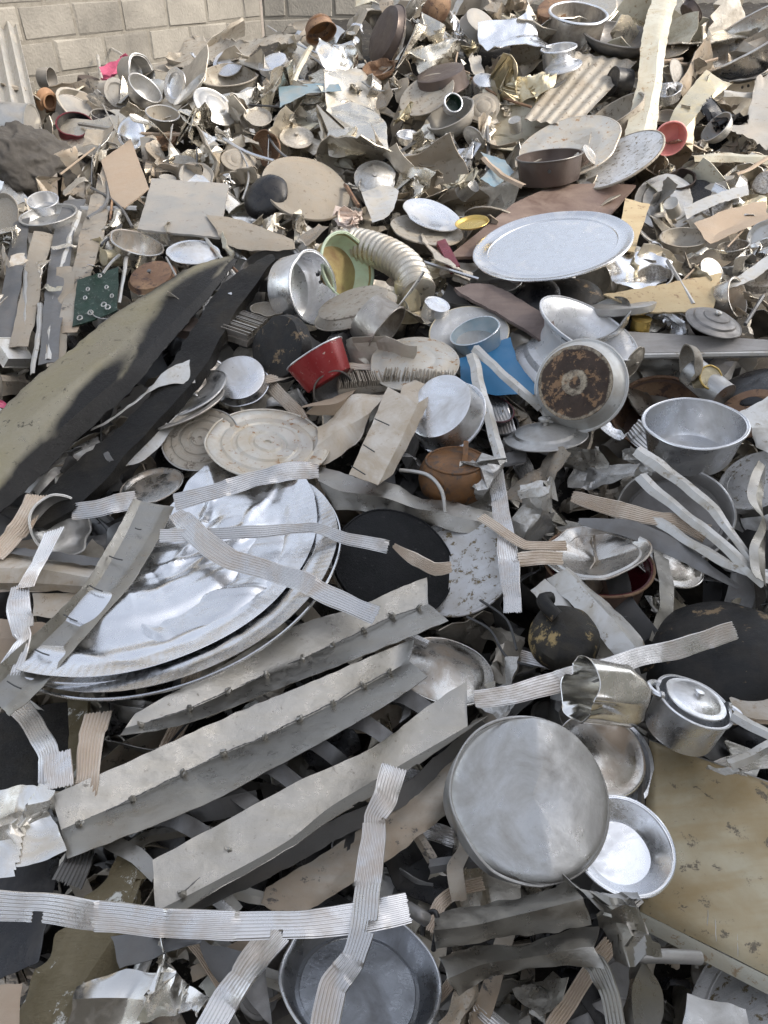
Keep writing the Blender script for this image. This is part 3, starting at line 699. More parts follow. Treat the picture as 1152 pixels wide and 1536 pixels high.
# ================================================================ FLUTED STRIPS
def fs(label, pts, w, short=None, mt='flute', **kw): return strip('fluted_strip', label, 'metal strip', pts, w, mt, short or label, group=None, **kw)
fs('long fluted strip lying level across the bottom with torn notches', [(-20, 1358, .14), (60, 1362, .15), (140, 1374, .16), (230, 1382, .17), (330, 1388, .17), (430, 1387, .17), (540, 1377, .17), (612, 1360, .17)], 41, 'the level fluted strip', notch=[(.12, 1, .028, .4), (.69, 1, .035, .35)], n=110, wob=.002, endcut=1)
fs('fluted strip running top to bottom through the bottom centre', [(592, 1150, .18), (580, 1195, .18), (562, 1225, .165), (560, 1260, .165), (550, 1330, .18), (542, 1392, .19), (528, 1440, .17), (500, 1480, .15), (484, 1550, .14)], [38, 42, 38, 40, 40, 38, 36, 44, 48], 'the upright fluted strip', n=110, notch=[(.66, 0, .04, .35), (.22, 0, .04, .2)], roll=[10, 35, -10, 0, 0, 0, 0, 15, 0])
fs('bright fluted strip curving down at the bottom left of the steel lid', [(420, 1395, .08), (392, 1425, .1), (362, 1468, .12), (335, 1505, .1), (305, 1560, .1)], 44, 'the curving fluted strip', roll=[0, 20, -25, 10, 0])
fs('bright fluted strip end pointing up at the left, above the beige ledge', [(80, 795, .16), (62, 835, .17), (36, 880, .17)], 34, 'the bright fluted stub')
fs('twisted fluted strip hanging down the left edge, beside the stapled plate', [(28, 878, .16), (28, 915, .15), (36, 955, .16), (16, 1000, .15), (2, 1050, .12)], [26, 34, 30, 34, 30], 'the twisted left strip', roll=[0, 20, -30, 20, 0])
fs('sunlit tan fluted strip in the far left corner beside the dented bowl', [(55, 742, .12), (30, 790, .13), (-10, 835, .12)], 30, 'the tan corner strip', mt='fluteb')
fs('round ended tan fluted strip standing upright below the foil tray', [(146, 1068, .10), (138, 1110, .11), (130, 1170, .11), (124, 1230, .05)], 38, 'the round ended strip', mt='fluteb')
fs('grey fluted strip bent like a knee in the dark gap on the left', [(30, 1060, .06), (55, 1095, .09), (72, 1125, .1), (72, 1185, .1)], 30, 'the bent grey strip', roll=[20, 10, -20, 0])
fs('short square fluted piece at the end of the knee bent strip', [(86, 1128, .12), (88, 1182, .12)], 40, 'the square fluted piece')
fs('dark fluted piece poking out below the left end of the widest plate', [(125, 1262, .05), (112, 1295, .07), (98, 1325, .06)], 44, 'the dark fluted piece', mt='slat', roll=[30, -10, 10])
fs('fluted strip lying over the top of the big foil tray, its right end sunlit', [(262, 752, 0.200), (320, 738, 0.210), (380, 718, 0.220), (430, 707, 0.230), (478, 706, 0.220)], 27, 'the top fluted strip', endcut=1)
fs('short fluted strip left of the stapled plate top, under it', [(108, 768, .1), (150, 762, .11), (205, 750, .11)], 27, 'the short fluted strip')
fs('thin pale strip wandering from the foil tray across the black pan', [(240, 803, 0.200), (320, 800, 0.200), (395, 797, 0.210), (470, 790, 0.210), (520, 808, 0.220), (582, 820, 0.220)], 20, 'the wandering strip', ribs=6)
fs('curled fluted strip end lying on the black pan', [(590, 818, .17), (622, 838, .16), (650, 853, .16), (676, 850, .18)], [8, 18, 22, 16], 'the curled strip', mt='fluteb', ribs=7, roll=[0, -20, -30, 0])
fs('fluted strip slanting down across the foil tray to a warm tan end', [(262, 768, 0.215), (300, 806, 0.215), (345, 840, 0.215), (400, 855, 0.215), (450, 872, 0.220), (510, 900, 0.225), (566, 924, 0.230)], [22, 34, 34, 30, 30, 32, 30], 'the slanting fluted strip', endcut=1, notch=[(.1, 1, .03, .3)])
fs('fluted strip rising to the right in front of the charred wok, over the crumpled tin', [(712, 1048, .12), (770, 1040, .13), (835, 1022, .14), (900, 1004, .16), (950, 990, .17), (1010, 974, .18), (1104, 946, .18)], [26, 32, 34, 30, 30, 30, 28], 'the rising fluted strip', n=90)
fs('upright white fluted strip between the mossy galvanised plate and the white plates', [(742, 690, .14), (748, 740, .15), (758, 800, .15), (764, 850, .15), (770, 918, .15)], [24, 24, 28, 30, 28], 'the upright white strip', endcut=1, notch=[(.47, 1, .04, .3)])
fs('tan fluted strip looping off the top of the upright white strip', [(722, 775, .15), (752, 796, .17), (790, 818, .16), (850, 818, .16)], 16, 'the looping strip', mt='fluteb', ribs=5)
fs('short round ended fluted tab right of the upright white strip', [(778, 838, .15), (812, 836, .16), (846, 838, .15)], 22, 'the fluted tab', mt='fluteb', ribs=5)
fs('tan fluted strip slanting over the steel tray on the right', [(858, 745, .13), (905, 758, .14), (960, 772, .15), (1020, 782, .15), (1062, 800, .14)], [18, 24, 26, 24, 30], 'the tan slanting strip', mt='fluteb')
# flat straight bars, right
def bar(label, pts, w, mt='white', short=None, fold=.5, **kw): return strip('angle_bar', label, 'metal bar', pts, w, mt, short or label, ribs=0, fold=fold, sharp=20, **kw)
bar('white angle bar standing from the blue plastic down to the fluted strip', [(708, 532, .14), (722, 590, .15), (738, 640, .15), (752, 694, .15)], 18, 'white', 'the upright angle bar')
bar('rust edged angle bar falling from the same corner towards the scorched pan', [(712, 522, .15), (745, 552, .15), (785, 588, .13), (812, 612, .1)], 15, 'white', 'the rust edged bar')
bar('bright white blade shaped strip crossing the tall double rimmed pot and tray', [(955, 675, .2), (1010, 715, .2), (1070, 765, .2), (1140, 860, .17)], [20, 20, 16, 8], 'white', 'the white blade')
bar('cream bar crossing the steel tray just below the white blade', [(960, 715, .18), (1010, 758, .18), (1080, 815, .18), (1150, 878, .17)], 18, 'white', 'the cream bar')
bar('long white bar running under the tan fluted strip to the right edge', [(975, 775, .14), (1030, 810, .15), (1090, 845, .16), (1160, 872, .16)], 17, 'white', 'the long white bar')
bar('dark grey flat blade above the burgundy pot, pointing right', [(868, 782, .12), (930, 790, .13), (990, 812, .13), (1060, 852, .12), (1110, 880, .1)], [10, 26, 30, 20, 8], 'slat', 'the grey blade', fold=.1)
bar('rippled grey strap hanging at the right edge beside the cream bar', [(1142, 700, .2), (1132, 745, .21), (1146, 790, .2), (1134, 830, .2), (1142, 875, .19)], 26, 'plate', 'the rippled strap', fold=.3, roll=[60, 20, 70, 20, 60])

# ================================================================ BIG FOIL TRAY (two nested, broken halves)
def half_tray(label, cx, cy, Wp, m, ang, lift, seed, cut):
    mw, R = pose(cx, cy, Wp, m, ang, lift); rt = root('foil_tray', mw, label, 'tray')
    n = 220; rings = [i / 64 for i in range(65)]
    V = []; rc = random.Random(int(seed * 10)); CRS = [(rc.uniform(0, 6.28), rc.uniform(-.1, .85), rc.choice((-1, 1)) * rc.uniform(.012, .035), rc.uniform(.02, .07)) for _ in range(22)]
    def zz(r): 
        z = 0
        z += .05 * (1 / (1 + math.exp(-(r - .44) * 60))) ; z -= .034 * (1 / (1 + math.exp(-(r - .68) * 60))); z += .03 / (1 + math.exp(-(r - .83) * 70))
        return z * R - (.03 * R if r < .9 else .03 * R * (1 - (r - .9) / .1))
    for r in rings:
        for i in range(n + 1):
            a = radians(cut[0] + (cut[1] - cut[0]) * i / n)
            k = min(1, (r - .86) / .06) if r > .86 else 0
            p = Vector((cos(a) * r * R, sin(a) * r * R, zz(r)))
            p.z += k * .0004 * sin(i * 2.1) * (1 if r < .985 else .3)
            q = p / R; w = 1 - max(0, (r - .8) / .2)
            v = noise.noise(q * 2.3 + Vector((seed, 0, 0))); v2 = noise.noise(q * 5.1 + Vector((0, seed, 0)))
            for (ca, co, ch, cw) in CRS:
                s_ = q.x * cos(ca) + q.y * sin(ca) - co + .05 * v; al = -q.x * sin(ca) + q.y * cos(ca)
                p.z += ch * R * max(0, 1 - abs(s_) / cw) * max(0, 1 - abs(al - co * .7) * 1.6) * w
            p.z += .5 * (abs(v) * .085 + abs(v2) * .035) * R * w * .6 + .012 * R * noise.noise(q * 2 + Vector((seed, 9, 9)))
            V.append(p)
    F = [(j * (n + 1) + i, (j + 1) * (n + 1) + i, (j + 1) * (n + 1) + i + 1, j * (n + 1) + i + 1) for j in range(len(rings) - 1) for i in range(n)]
    V, F = solid(V, F, .0012); child('dish', mesh('dish', V, F, 40), M['bright'], rt)
    P = [Vector((cos(a) * R * 1.006, sin(a) * R * 1.006, .012 * R * noise.noise(Vector((cos(a), sin(a), 0)) * 2 + Vector((seed, 9, 9))))) for a in [radians(cut[0] + (cut[1] - cut[0]) * i / n) for i in range(n + 1)]]
    V, F = tube(P, .009 * R, 8); child('rolled_rim', mesh('rolled_rim', V, F), M['bright'], rt)
    ANCH.append((cx + 60, cy + 30, 150, 'the big foil tray')); ANCH.append((cx + 150, cy - 80, 110, 'the big foil tray')); ANCH.append((cx - 60, cy + 100, 60, 'the big foil tray'))
half_tray('big crumpled shiny foil tray, broken along one side, upper of the nested pair', 205, 801, 542, .63, 107.5, .12, 2.3, (228, 400))
half_tray('big shiny foil tray showing its rim beneath the upper one of the nested pair', 258, 847, 510, .56, 112.6, .07, 5.1, (206, 385))

# ================================================================ ROUND THINGS, FOREGROUND
T('dented_pan', 'large dented round pan leaning bottom up with an added bend splitting its reflection', 'pan', 801, 1190, 240, .95, 35, .20,
  [(0, -.012), (.3, -.008), (.62, .006), (.88, .0), (.95, -.012), (.975, -.04), (1.0, -.18), (1.02, -.2), (1.02, -.225), (.99, -.225), (.96, -.19), (.93, -.06), (.5, -.04), (0, -.04)], 'alu2', 'the leaning dented pan', spin=0, dent=.07, wob=.02, seed=5, n=120, rimr=(1.015, .02), rimz=-.21, crease=((-999, -.12, .48), (999, .62, .14)))  # bend added so the two halves reflect different tones
T('mixing_bowl', 'hammered shiny bowl open to the sky behind the leaning dented pan', 'bowl', 934, 1266, 150, .86, 60, .10, p_pot(.42, .72, .03), 'bright', 'the hammered bowl', rimr=(1.02, .03), dent=.05, ears=None)
T('pot_lid', 'stepped steel lid tucked behind the leaning dented pan, above the hammered bowl', 'lid', 900, 1132, 132, .88, 60, .03, p_lid(.10, 1), 'steel', 'the stepped steel lid', rimr=(1.0, .03), dent=.02)
T('steel_bowl', 'shiny steel bowl edge nested under the stepped steel lid', 'bowl', 905, 1140, 142, .9, 60, .0, p_bowl(.3), 'alu', 'nested bowl')
T('steel_basin', 'dull steel basin with water dark floor at the bottom centre, fluted strip across it', 'basin', 541, 1462, 238, .74, 80, .03, p_tray(.24, .82, .02), 'darksteel', 'the dark steel basin', rimr=(1.02, .02), rimm='alu', dent=.05, wob=.02, seed=9)
T('round_tray', 'large scratched round tray cut off at the bottom right corner below the gold panel', 'tray', 1152, 1500, 240, .72, 125, .0, p_tray(.08, .9), 'galv', 'the corner tray', rimr=(1.02, .02))
T('round_pan', 'matt black round griddle right of the foil tray, propped on edge', 'griddle', 592, 842, 188, .82, 62, .06, [(0, 0), (.97, 0), (1, -.02), (1, -.07), (.96, -.07), (.94, -.05), (0, -.05)], 'blackm', 'the black griddle', wob=.02, rimr=(.99, .016), dent=.03)
T('galvanised_plate', 'round pale metal plate speckled with moss and rust beside the black griddle', 'plate', 688, 846, 172, .80, 118, .03, p_tray(.05, .92), 'galv', 'the mossy plate', rimr=(1.02, .025), dent=.03, wob=.02)
T('steel_lid', 'grey steel lid with a dark sheen half hidden under the tips of the grey plates', 'lid', 668, 1005, 150, .62, 75, -.02, p_lid(.1, 1), 'steel', 'the sheened lid', dent=.03, rimr=(1, .025))
T('charred_wok', 'big charred wok lying bottom up at the right edge', 'wok', 1068, 955, 222, .72, 100, .12, p_dome(.38, .02), 'soot', 'the charred wok', wob=.02, n=64)
cpot = T('charred_pot', 'small charred lumpy pot with a gold worn patch, left of the big charred wok', 'pot', 851, 945, 106, .86, 70, .17, [(0, .03), (.3, .02), (.7, -.04), (.93, -.2), (1.02, -.45), (.98, -.75), (.8, -1.0), (.78, -1.02), (.76, -.98), (.94, -.7), (.9, -.3), (.6, -.1), (0, -.03)], 'sootgold', 'the charred pot', wob=.07, dent=.05)

V, F = tube(crom([at(835, 925, .19), at(822, 912, .2), at(815, 900, .2), at(826, 898, .19)], 12), .016, 10); V = [cpot.matrix_world.inverted() @ v for v in V]; child('handle', mesh('handle', V, F), M['soot'], cpot)
# burgundy pot with folded steel lid inside
T('burgundy_pot', 'wide burgundy pot with chipped rim holding a bent steel lid', 'pot', 897, 842, 158, .60, 78, .05, p_pot(.75, .62, .04), 'burg', 'the burgundy pot', rimr=(1.02, .03), rimm='rusty', inner=('brownpan', .75))
T('bent_lid', 'bent shiny steel lid folded to a point, lying in the mouth of the burgundy pot', 'lid', 893, 822, 150, .55, 95, .10, p_tray(.12, .84), 'steel', 'the bent steel lid', rimr=(1.02, .02), dent=.25, wob=.09, seed=4)
T('shallow_lid', 'curved edge of a steel lid wedged behind the burgundy pot under the grey blade', 'lid', 1000, 842, 110, .55, 60, .0, p_lid(.14, 1), 'steel', 'the wedged lid', rimr=(1, .03))
T('steel_tray', 'round grey steel pan with dirty floor below the tall double rimmed pot', 'pan', 1011, 770, 164, .84, 85, .06, p_tray(.18, .88, .02), 'greypot', 'the grey steel pan', rimr=(1.02, .025), rimm='alu2')
T('tall_pot', 'clean aluminium pot with double rim and wide open mouth at the right', 'pot', 1042, 634, 146, .50, 80, .19, p_pot(.82, .84, .03), 'alu', 'the double rimmed pot', rimr=(1.02, .025), n=72)
T('brown_pot', 'big brown cooking pot with dark inside behind the double rimmed pot', 'pot', 988, 618, 134, .80, 85, -.10, p_pot(.7, .85, .03), 'rusty', 'the brown pot', inner=('brownpan', .7), rimr=(1.02, .025), rimm='rusty')
# wheel rim
mw, R = pose(884, 490, 166, .34, 58, .17); rt = root('wheel_rim', mw, 'white painted car wheel rim lying open end up beside the scorched pan', 'wheel rim')
prof = [(.99, .01), (1.0, 0), (.98, -.05), (.88, -.10), (.80, -.2), (.72, -.34), (.70, -.62), (.73, -.72), (.82, -.80), (.84, -.92), (.93, -1.0), (.955, -1.04), (.95, -1.06), (.92, -1.03), (.80, -.95), (.79, -.82), (.70, -.74), (.67, -.62), (.69, -.34), (.78, -.18), (.86, -.08), (.965, -.02), (.975, .01), (.99, .01)]
V, F = lathe(prof, R, 80); child('barrel', mesh('barrel', V, F, 30), M['rim'], rt)
V, F = lathe([(0, -.78), (.2, -.77), (.25, -.72), (.5, -.70), (.71, -.75), (.70, -.79), (.5, -.75), (.25, -.79), (0, -.82)], R, 48); child('hub_disc', mesh('hub', V, F, 30), M['rim'], rt)
for k in range(2):
    mw2, _ = pose(884, 490, 166, .34, 58, .17)
V, F = tube([Vector((cos(radians(250)) * .88, sin(radians(250)) * .88, -.07)) * R, Vector((cos(radians(275)) * .88, sin(radians(275)) * .88, -.07)) * R], .05 * R, 8)
V = [v for v in V]; child('balance_patch', mesh('balance_patch', V, F), M['slat'], rt)
ANCH.append((860, 500, 90, 'the white wheel rim'))
T('scorched_pan', 'pale enamel pot turned bottom out showing a round scorched brown base with a ring mark', 'pot', 862, 574, 112, .96, 150, .27, p_inv(.62, 1.22, 1.0, .06), 'enam', 'the scorched pan', dent=0, wob=0, basemat='panbase', basek=1.0, rimr=(1.27, .03), rimz=-.63)
T('pot_lid', 'grimy aluminium lid with knob under the scorched pan', 'lid', 818, 655, 122, .34, 92, .06, p_lid(.3, 1), 'alu2', 'the knobbed grimy lid', rimr=(1, .03), knob=(.3, .16, 'alu2'), dent=.02)
T('upturned_pot', 'upturned aluminium pot with blue grey base left of the upright angle bar', 'pot', 657, 608, 106, .76, 132, .17, p_inv(.72, 1.12, 1.0, .05), 'alu', 'the upturned pot', rimr=(1.14, .03), rimz=-.72, dent=.04)
ket = T('copper_kettle', 'round orange scorched kettle with hinged lid tab beside the beige box section', 'kettle', 683, 690, 98, .46, 90, .15, [(0, .10), (.3, .09), (.6, .03), (.86, 0), (.92, -.03), (.98, -.08), (1.1, -.3), (1.15, -.6), (1.08, -.95), (.8, -1.2), (0, -1.25)], 'kettle', 'the orange kettle', rimr=(.9, .04), rimm='kettle', dent=.05)
V, F = tube([at(697, 694, .165), at(698, 684, .175), at(699, 664, .165)], .010, 4); V = [ket.matrix_world.inverted() @ v for v in V]; child('hinge_tab', mesh('tab', V, F, 0), M['kettle'], ket)
T('rust_speckled_lid', 'wide round lid with rings and rust specks, lying above the foil tray', 'lid', 402, 663, 182, .56, 88, .10, RINGS, 'rustlid', 'the rust speckled lid', rimr=(1.01, .018), n=72)
T('grimy_lid', 'smaller grimy ringed lid just left of the wide rust speckled lid', 'lid', 300, 657, 114, .80, 112, .08, RINGS, 'dustlid', 'the grimy ringed lid', rimr=(1.01, .02), rimm='alu2')
T('red_pot', 'bright red enamel pot lying on its side with a pale worn base', 'pot', 471, 532, 98, -.14, 121, .18, p_pot(.95, .78, .03), 'redp', 'the red pot', rimr=(1.01, .025), rimm='alu', basemat=None)
T('open_pot', 'clean tall aluminium pot lying on its side with its mouth facing right', 'pot', 470, 432, 106, .64, 6, .16, p_pot(.95, .93, .03), 'alu', 'the sideways aluminium pot', rimr=(1.02, .025), n=72)
T('mint_pan', 'mint rimmed pan with stained gold inside behind the sideways aluminium pot', 'pan', 522, 400, 100, .72, 22, .10, p_pot(.6, .85, .04), 'mint', 'the mint rimmed pan', rimr=(1.02, .035), rimm='mint', inner=('goldin', .6), rivets=2)
T('rusty_pan', 'crusted shallow pan turned over above the dented steel pot', 'pan', 529, 452, 120, .34, 108, .17, p_inv(.22, 1.06, .92, .03), 'dustlid', 'the crusted pan', wob=.02)
T('dented_steel_pot', 'smoke stained dented steel pot lying on its side under the crusted pan', 'pot', 580, 497, 84, .28, -38, .12, p_pot(1.0, .93, .03), 'sootsteel', 'the smoked dented pot', rimr=(1.02, .025), dent=.08, long=('steel', -.1, 1.5, .05, 200))
T('oil_tin', 'pale gold tin mug with round hole near the top and wire handle', 'tin', 612, 424, 42, .25, 88, .13, p_can(2.7), 'goldfoil', 'the gold tin', dent=.03, ears=('wire', -1.7, .05, .9))
T('small_tin', 'small dented silver cup right of the gold tin', 'cup', 656, 456, 40, .5, 70, .10, p_can(1.4), 'alu', 'the small silver cup', dent=.08)
T('charred_pan', 'charred round pan standing on edge with gold crust, left of the red pot', 'pan', 414, 520, 98, .78, 165, .13, [(0, 0), (.85, 0), (.95, -.03), (1.05, -.4), (1.03, -.42), (.9, -.08), (0, -.04)], 'soot', 'the charred round pan')
T('black_pan', 'black pan end showing between the red pot and the smoked dented pot', 'pan', 524, 528, 60, .8, 20, .05, p_inv(.5, 1.1), 'black', 'the black pan end')
T('round_lid', 'big pale round lid with brown stains below the smoked dented pot', 'lid', 621, 545, 134, .58, 92, .10, p_lid(.14, 2), 'rustlid', 'the pale round lid', rimr=(1, .02))
T('round_lid', 'beige ringed lid standing behind the small blue grey saucepan', 'lid', 704, 500, 118, .66, 88, .05, p_dish(.08), 'alu2', 'the beige ringed lid', rimr=(1.01, .025), rimm='goldfoil')
T('blue_saucepan', 'small blue grey saucepan with a little rust inside on the beige ringed lid', 'saucepan', 712, 496, 76, .46, 108, .12, p_pot(.85, .86, .03), 'bluegrey', 'the blue grey saucepan', rimr=(1.02, .02), rimm='alu')
T('black_bowl', 'two black bowls edge right of the upturned pot', 'bowl', 738, 612, 66, .55, 70, .04, p_bowl(.6), 'black', 'the black bowls', rimr=(1.03, .03), rimm='burg')
T('black_bowl', 'lower black crusty bowl nested under the black bowl by the angle bar', 'bowl', 738, 628, 80, .5, 70, .02, p_bowl(.6), 'soot', 'the lower black bowl')
sheet('blue_plastic', 'bright blue plastic sheet folded under the blue grey saucepan', 'plastic sheet', [[(686, 540, .04), (735, 520, .05), (765, 508, .06)], [(690, 552, .05), (745, 556, .06), (772, 538, .07)], [(692, 572, .03), (745, 592, .04), (812, 590, .04)]], 'blue', 'the blue plastic', n=20, sub=5, crump=.01)
# beige box section
o = sheet('box_section', 'beige and white box section standing aslant with three staples, left of the upturned pot', 'box section',
      [[(581, 580, .17), (552, 650, .17), (523, 712, .16)], [(626, 606, .19), (597, 668, .19), (568, 727, .18)], [(650, 590, .15), (622, 650, .15), (590, 712, .14)]], 'beige', 'the beige box section', n=30, sub=6, curve=False, crump=.003, rag=.002, th=.003, sharp=20)
for (x0, y0, x1, y1) in ((562, 628, 584, 638), (545, 667, 562, 678), (527, 699, 548, 712)):
    P = [at(x0, y0, .19), at(x1, y1, .19)]; V, F = tube([p - o.matrix_world.translation for p in crom(P, 5)], .0018, 6); child('staple', mesh('staple', V, F), M['wire'], o)
sheet('box_section', 'second beige box section end just behind the stapled one', 'box section', [[(604, 578, .13), (622, 569, .13)], [(598, 600, .15), (640, 578, .15)], [(625, 640, .13), (646, 585, .12)]], 'beige', 'the second box section', n=12, sub=4, curve=False, crump=.003, th=.003)
sheet('beige_sheet', 'beige folded sheet lying left of the box section in curved flaps', 'metal sheet', [[(478, 640, .06), (530, 598, .08), (575, 590, .08)], [(470, 668, .09), (520, 640, .11), (552, 620, .10)], [(450, 700, .05), (500, 690, .06), (530, 670, .06)]], 'beige', 'the beige flaps', n=26, sub=5, crump=.02)
sheet('folded_card', 'brown and grey folded sheet with a dark crease left of the beige flaps', 'metal sheet', [[(448, 612, .08), (500, 595, .09), (535, 582, .08)], [(470, 612, .11), (505, 605, .11), (525, 592, .1)], [(458, 622, .06), (500, 622, .06), (520, 605, .06)]], 'tan', n=24, sub=4, crump=.01)
sheet('crumpled_trough', 'long grey crumpled trough running down right from the foil tray, under the box section', 'metal sheet', [[(478, 698, .08), (540, 715, .1), (620, 742, .1), (690, 760, .09), (745, 768, .08)], [(476, 722, .11), (540, 738, .12), (610, 760, .12), (680, 775, .1), (740, 785, .08)], [(500, 765, .06), (560, 768, .07), (620, 782, .07), (680, 795, .06), (735, 798, .06)]], 'plate', 'the grey trough', n=50, sub=5, crump=.016)
T('dented_bowl', 'dull dented bowl at the left edge right of the tan corner strip', 'bowl', 92, 790, 96, .82, 20, .08, p_bowl(.55), 'alu2', 'the dull dented bowl', dent=.15, wob=.05, rimr=(1.03, .03))
T('glass_lid', 'shiny rimmed glass lid leaning among white scraps above the fluted strip', 'lid', 228, 728, 92, .50, 110, .06, p_tray(.1, .9), 'steel', 'the shiny rimmed lid', rimr=(1.02, .03))
# ledge at left
sheet('beige_ledge', 'long beige rolled ledge at the left edge, passing under the stapled plate', 'metal section', [[(-20, 822, .08), (60, 838, .08), (150, 848, .08)], [(-20, 850, .12), (60, 855, .12), (140, 868, .12)], [(-20, 874, .09), (60, 876, .09), (130, 880, .09)], [(-20, 885, .05), (60, 886, .05), (124, 890, .05)]], 'beige', 'the beige ledge', n=40, sub=4, crump=.004)
sheet('grey_ledge', 'grey flat strip along the top of the beige ledge', 'metal strip', [[(-20, 815, .1), (80, 828, .1), (160, 838, .1)], [(-20, 824, .11), (80, 840, .11), (152, 850, .11)]], 'slat', n=30, sub=3)
sheet('brown_ledge', 'lower brown ledge at the left edge below the bright fluted stub', 'metal section', [[(-20, 925, .06), (20, 930, .07), (70, 935, .06)], [(-20, 958, .08), (20, 960, .08), (60, 965, .08)], [(-20, 995, .04), (10, 1000, .04), (40, 1000, .04)]], 'tan', 'the brown ledge', n=20, sub=4)
sheet('brown_ledge', 'dusty grey plate between the two ledges beside the stapled plate', 'metal plate', [[(50, 890, .04), (120, 888, .04)], [(50, 925, .04), (90, 928, .04)]], 'beige', n=16, sub=4)
# burnt panel
def sootmask(o, n, rows):
    me = o.data; N_ = len(me.vertices); A = [0.0] * N_; half = n * rows
    for k in range(N_):
        q = k % half; j, i = divmod(q, n); v = j / (rows - 1); u = i / (n - 1); p = me.vertices[q].co
        w = noise.noise(p * 4) * .22 + noise.noise(p * 13) * .08 + noise.noise(p * 50) * .035
        s = max((v - (.66 - .22 * max(0, min(1, (u - .05) * 1.6))) + w) * 7, (.07 - v + w * .5) * 9, (u - .86 + w) * 6)
        for (u0, v0, ru, rv) in ((.76, .50, .22, .34), (.34, .62, .13, .22), (.56, .72, .1, .1)):
            d = sqrt(((u - u0 + (v - v0) * .35) / ru) ** 2 + ((v - v0) / rv) ** 2); s = max(s, (1.3 - d + w * 1.7) * 1.7)
        A[k] = min(1, max(0, s))
    at_ = me.attributes.new('soot', 'FLOAT', 'POINT'); at_.data.foreach_set('value', A)
    m = M['burnt']; nt = m.node_tree; bs = nt.nodes['Principled BSDF']; src = bs.inputs['Base Color'].links[0].from_socket; ms = bs.inputs['Metallic'].links[0].from_socket
    a_ = nt.nodes.new('ShaderNodeAttribute'); a_.attribute_name = 'soot'; x = nt.nodes.new('ShaderNodeMix'); x.data_type = 'RGBA'; nt.links.new(a_.outputs['Fac'], x.inputs[0]); nt.links.new(src, x.inputs[6]); x.inputs[7].default_value = (.012, .011, .010, 1)
    nt.links.new(x.outputs[2], bs.inputs['Base Color']); y = nt.nodes.new('ShaderNodeMath'); y.operation = 'SUBTRACT'; y.use_clamp = True; nt.links.new(ms, y.inputs[0]); nt.links.new(a_.outputs['Fac'], y.inputs[1]); nt.links.new(y.outputs[0], bs.inputs['Metallic'])
sheet('scorched_sheet', 'long curved panel scorched black over gold, lying across the left side', 'panel', [[(-30, 645, .15), (0, 616, .15), (52, 567, .16), (104, 526, .16), (173, 470, .17), (243, 425, .17), (295, 398, .16), (347, 384, .15)],
      [(-30, 690, .19), (0, 662, .19), (58, 612, .2), (115, 568, .2), (180, 516, .2), (243, 463, .2), (302, 415, .18), (350, 386, .155)],
      [(-30, 750, .17), (0, 722, .17), (64, 666, .18), (128, 608, .18), (188, 556, .18), (243, 500, .18), (308, 434, .165), (353, 388, .155)],
      [(-30, 796, .12), (0, 769, .12), (69, 706, .13), (139, 637, .13), (194, 588, .14), (243, 529, .14), (312, 449, .14), (357, 391, .14)]], 'burnt', 'the scorched gold panel', n=150, sub=14, crump=.006, cs=4, rag=.004, th=.004)
sootmask(bpy.data.objects['scorched_sheet'], 150, 14 * 3 + 1)
sheet('charred_sheet', 'black charred panel lying right beside the scorched gold panel', 'panel', [[(20, 790, .08), (100, 705, .10), (200, 620, .12), (280, 510, .13), (330, 430, .14), (405, 378, .16)], [(60, 790, .11), (130, 745, .12), (225, 645, .13), (300, 555, .14), (362, 455, .15), (415, 388, .16)], [(70, 795, .06), (145, 752, .07), (236, 656, .08), (308, 566, .09), (370, 462, .1), (420, 392, .1)]], 'char', 'the charred panel', n=80, sub=6, crump=.008, rag=.008, th=.004)
sheet('pale_blade', 'thin white folded blade pointing down left between the charred panel and the ringed lids', 'metal strip', [[(292, 538, .12), (250, 555, .13), (215, 590, .12), (170, 625, .11), (138, 642, .1)], [(292, 575, .13), (240, 580, .13), (210, 598, .13), (165, 632, .12), (136, 645, .1)]], 'white', 'the white folded blade', n=40, sub=4, crump=.004)
sheet('ribbed_scrap', 'flat pale ribbed scrap leaning from the charred panel towards the shiny rimmed lid', 'metal strip', [[(250, 632, .1), (200, 665, .1), (152, 690, .09)], [(262, 640, .1), (215, 690, .1), (140, 710, .08)]], 'white', 'the pale scrap', n=24, sub=4, crump=.006)
G2 = 'plates stacked between the charred panel and the ringed lids'
T('plate', 'grey dish leaning in the stack right of the white folded blade', 'plate', 285, 590, 118, .38, 120, .05, p_dish(.12), 'alu2', 'the leaning dish', rimr=(1.01, .03))
T('plate', 'dark centred pan with pale rim behind the leaning dish', 'pan', 312, 568, 74, .78, 60, .04, p_tray(.1), 'sootsteel', 'the dark centred pan', rimr=(1.04, .06), rimm='alu')
T('plate', 'soot edged dish at the bottom of the leaning stack', 'plate', 278, 612, 126, .26, 118, .07, p_dish(.1), 'sootsteel', 'the soot edged dish')
T('pan', 'grey upturned pan right of the dark centred pan', 'pan', 358, 565, 78, .8, 110, .04, p_inv(.35), 'alu', 'the upturned blue grey pan', dent=.08)
T('red_lid', 'flat dark red lid poking out above the scorched gold panel', 'lid', 226, 412, 66, .55, 115, .10, p_inv(.2), 'rusty', 'the dark red lid', knob=(.12, .1, 'slat'))
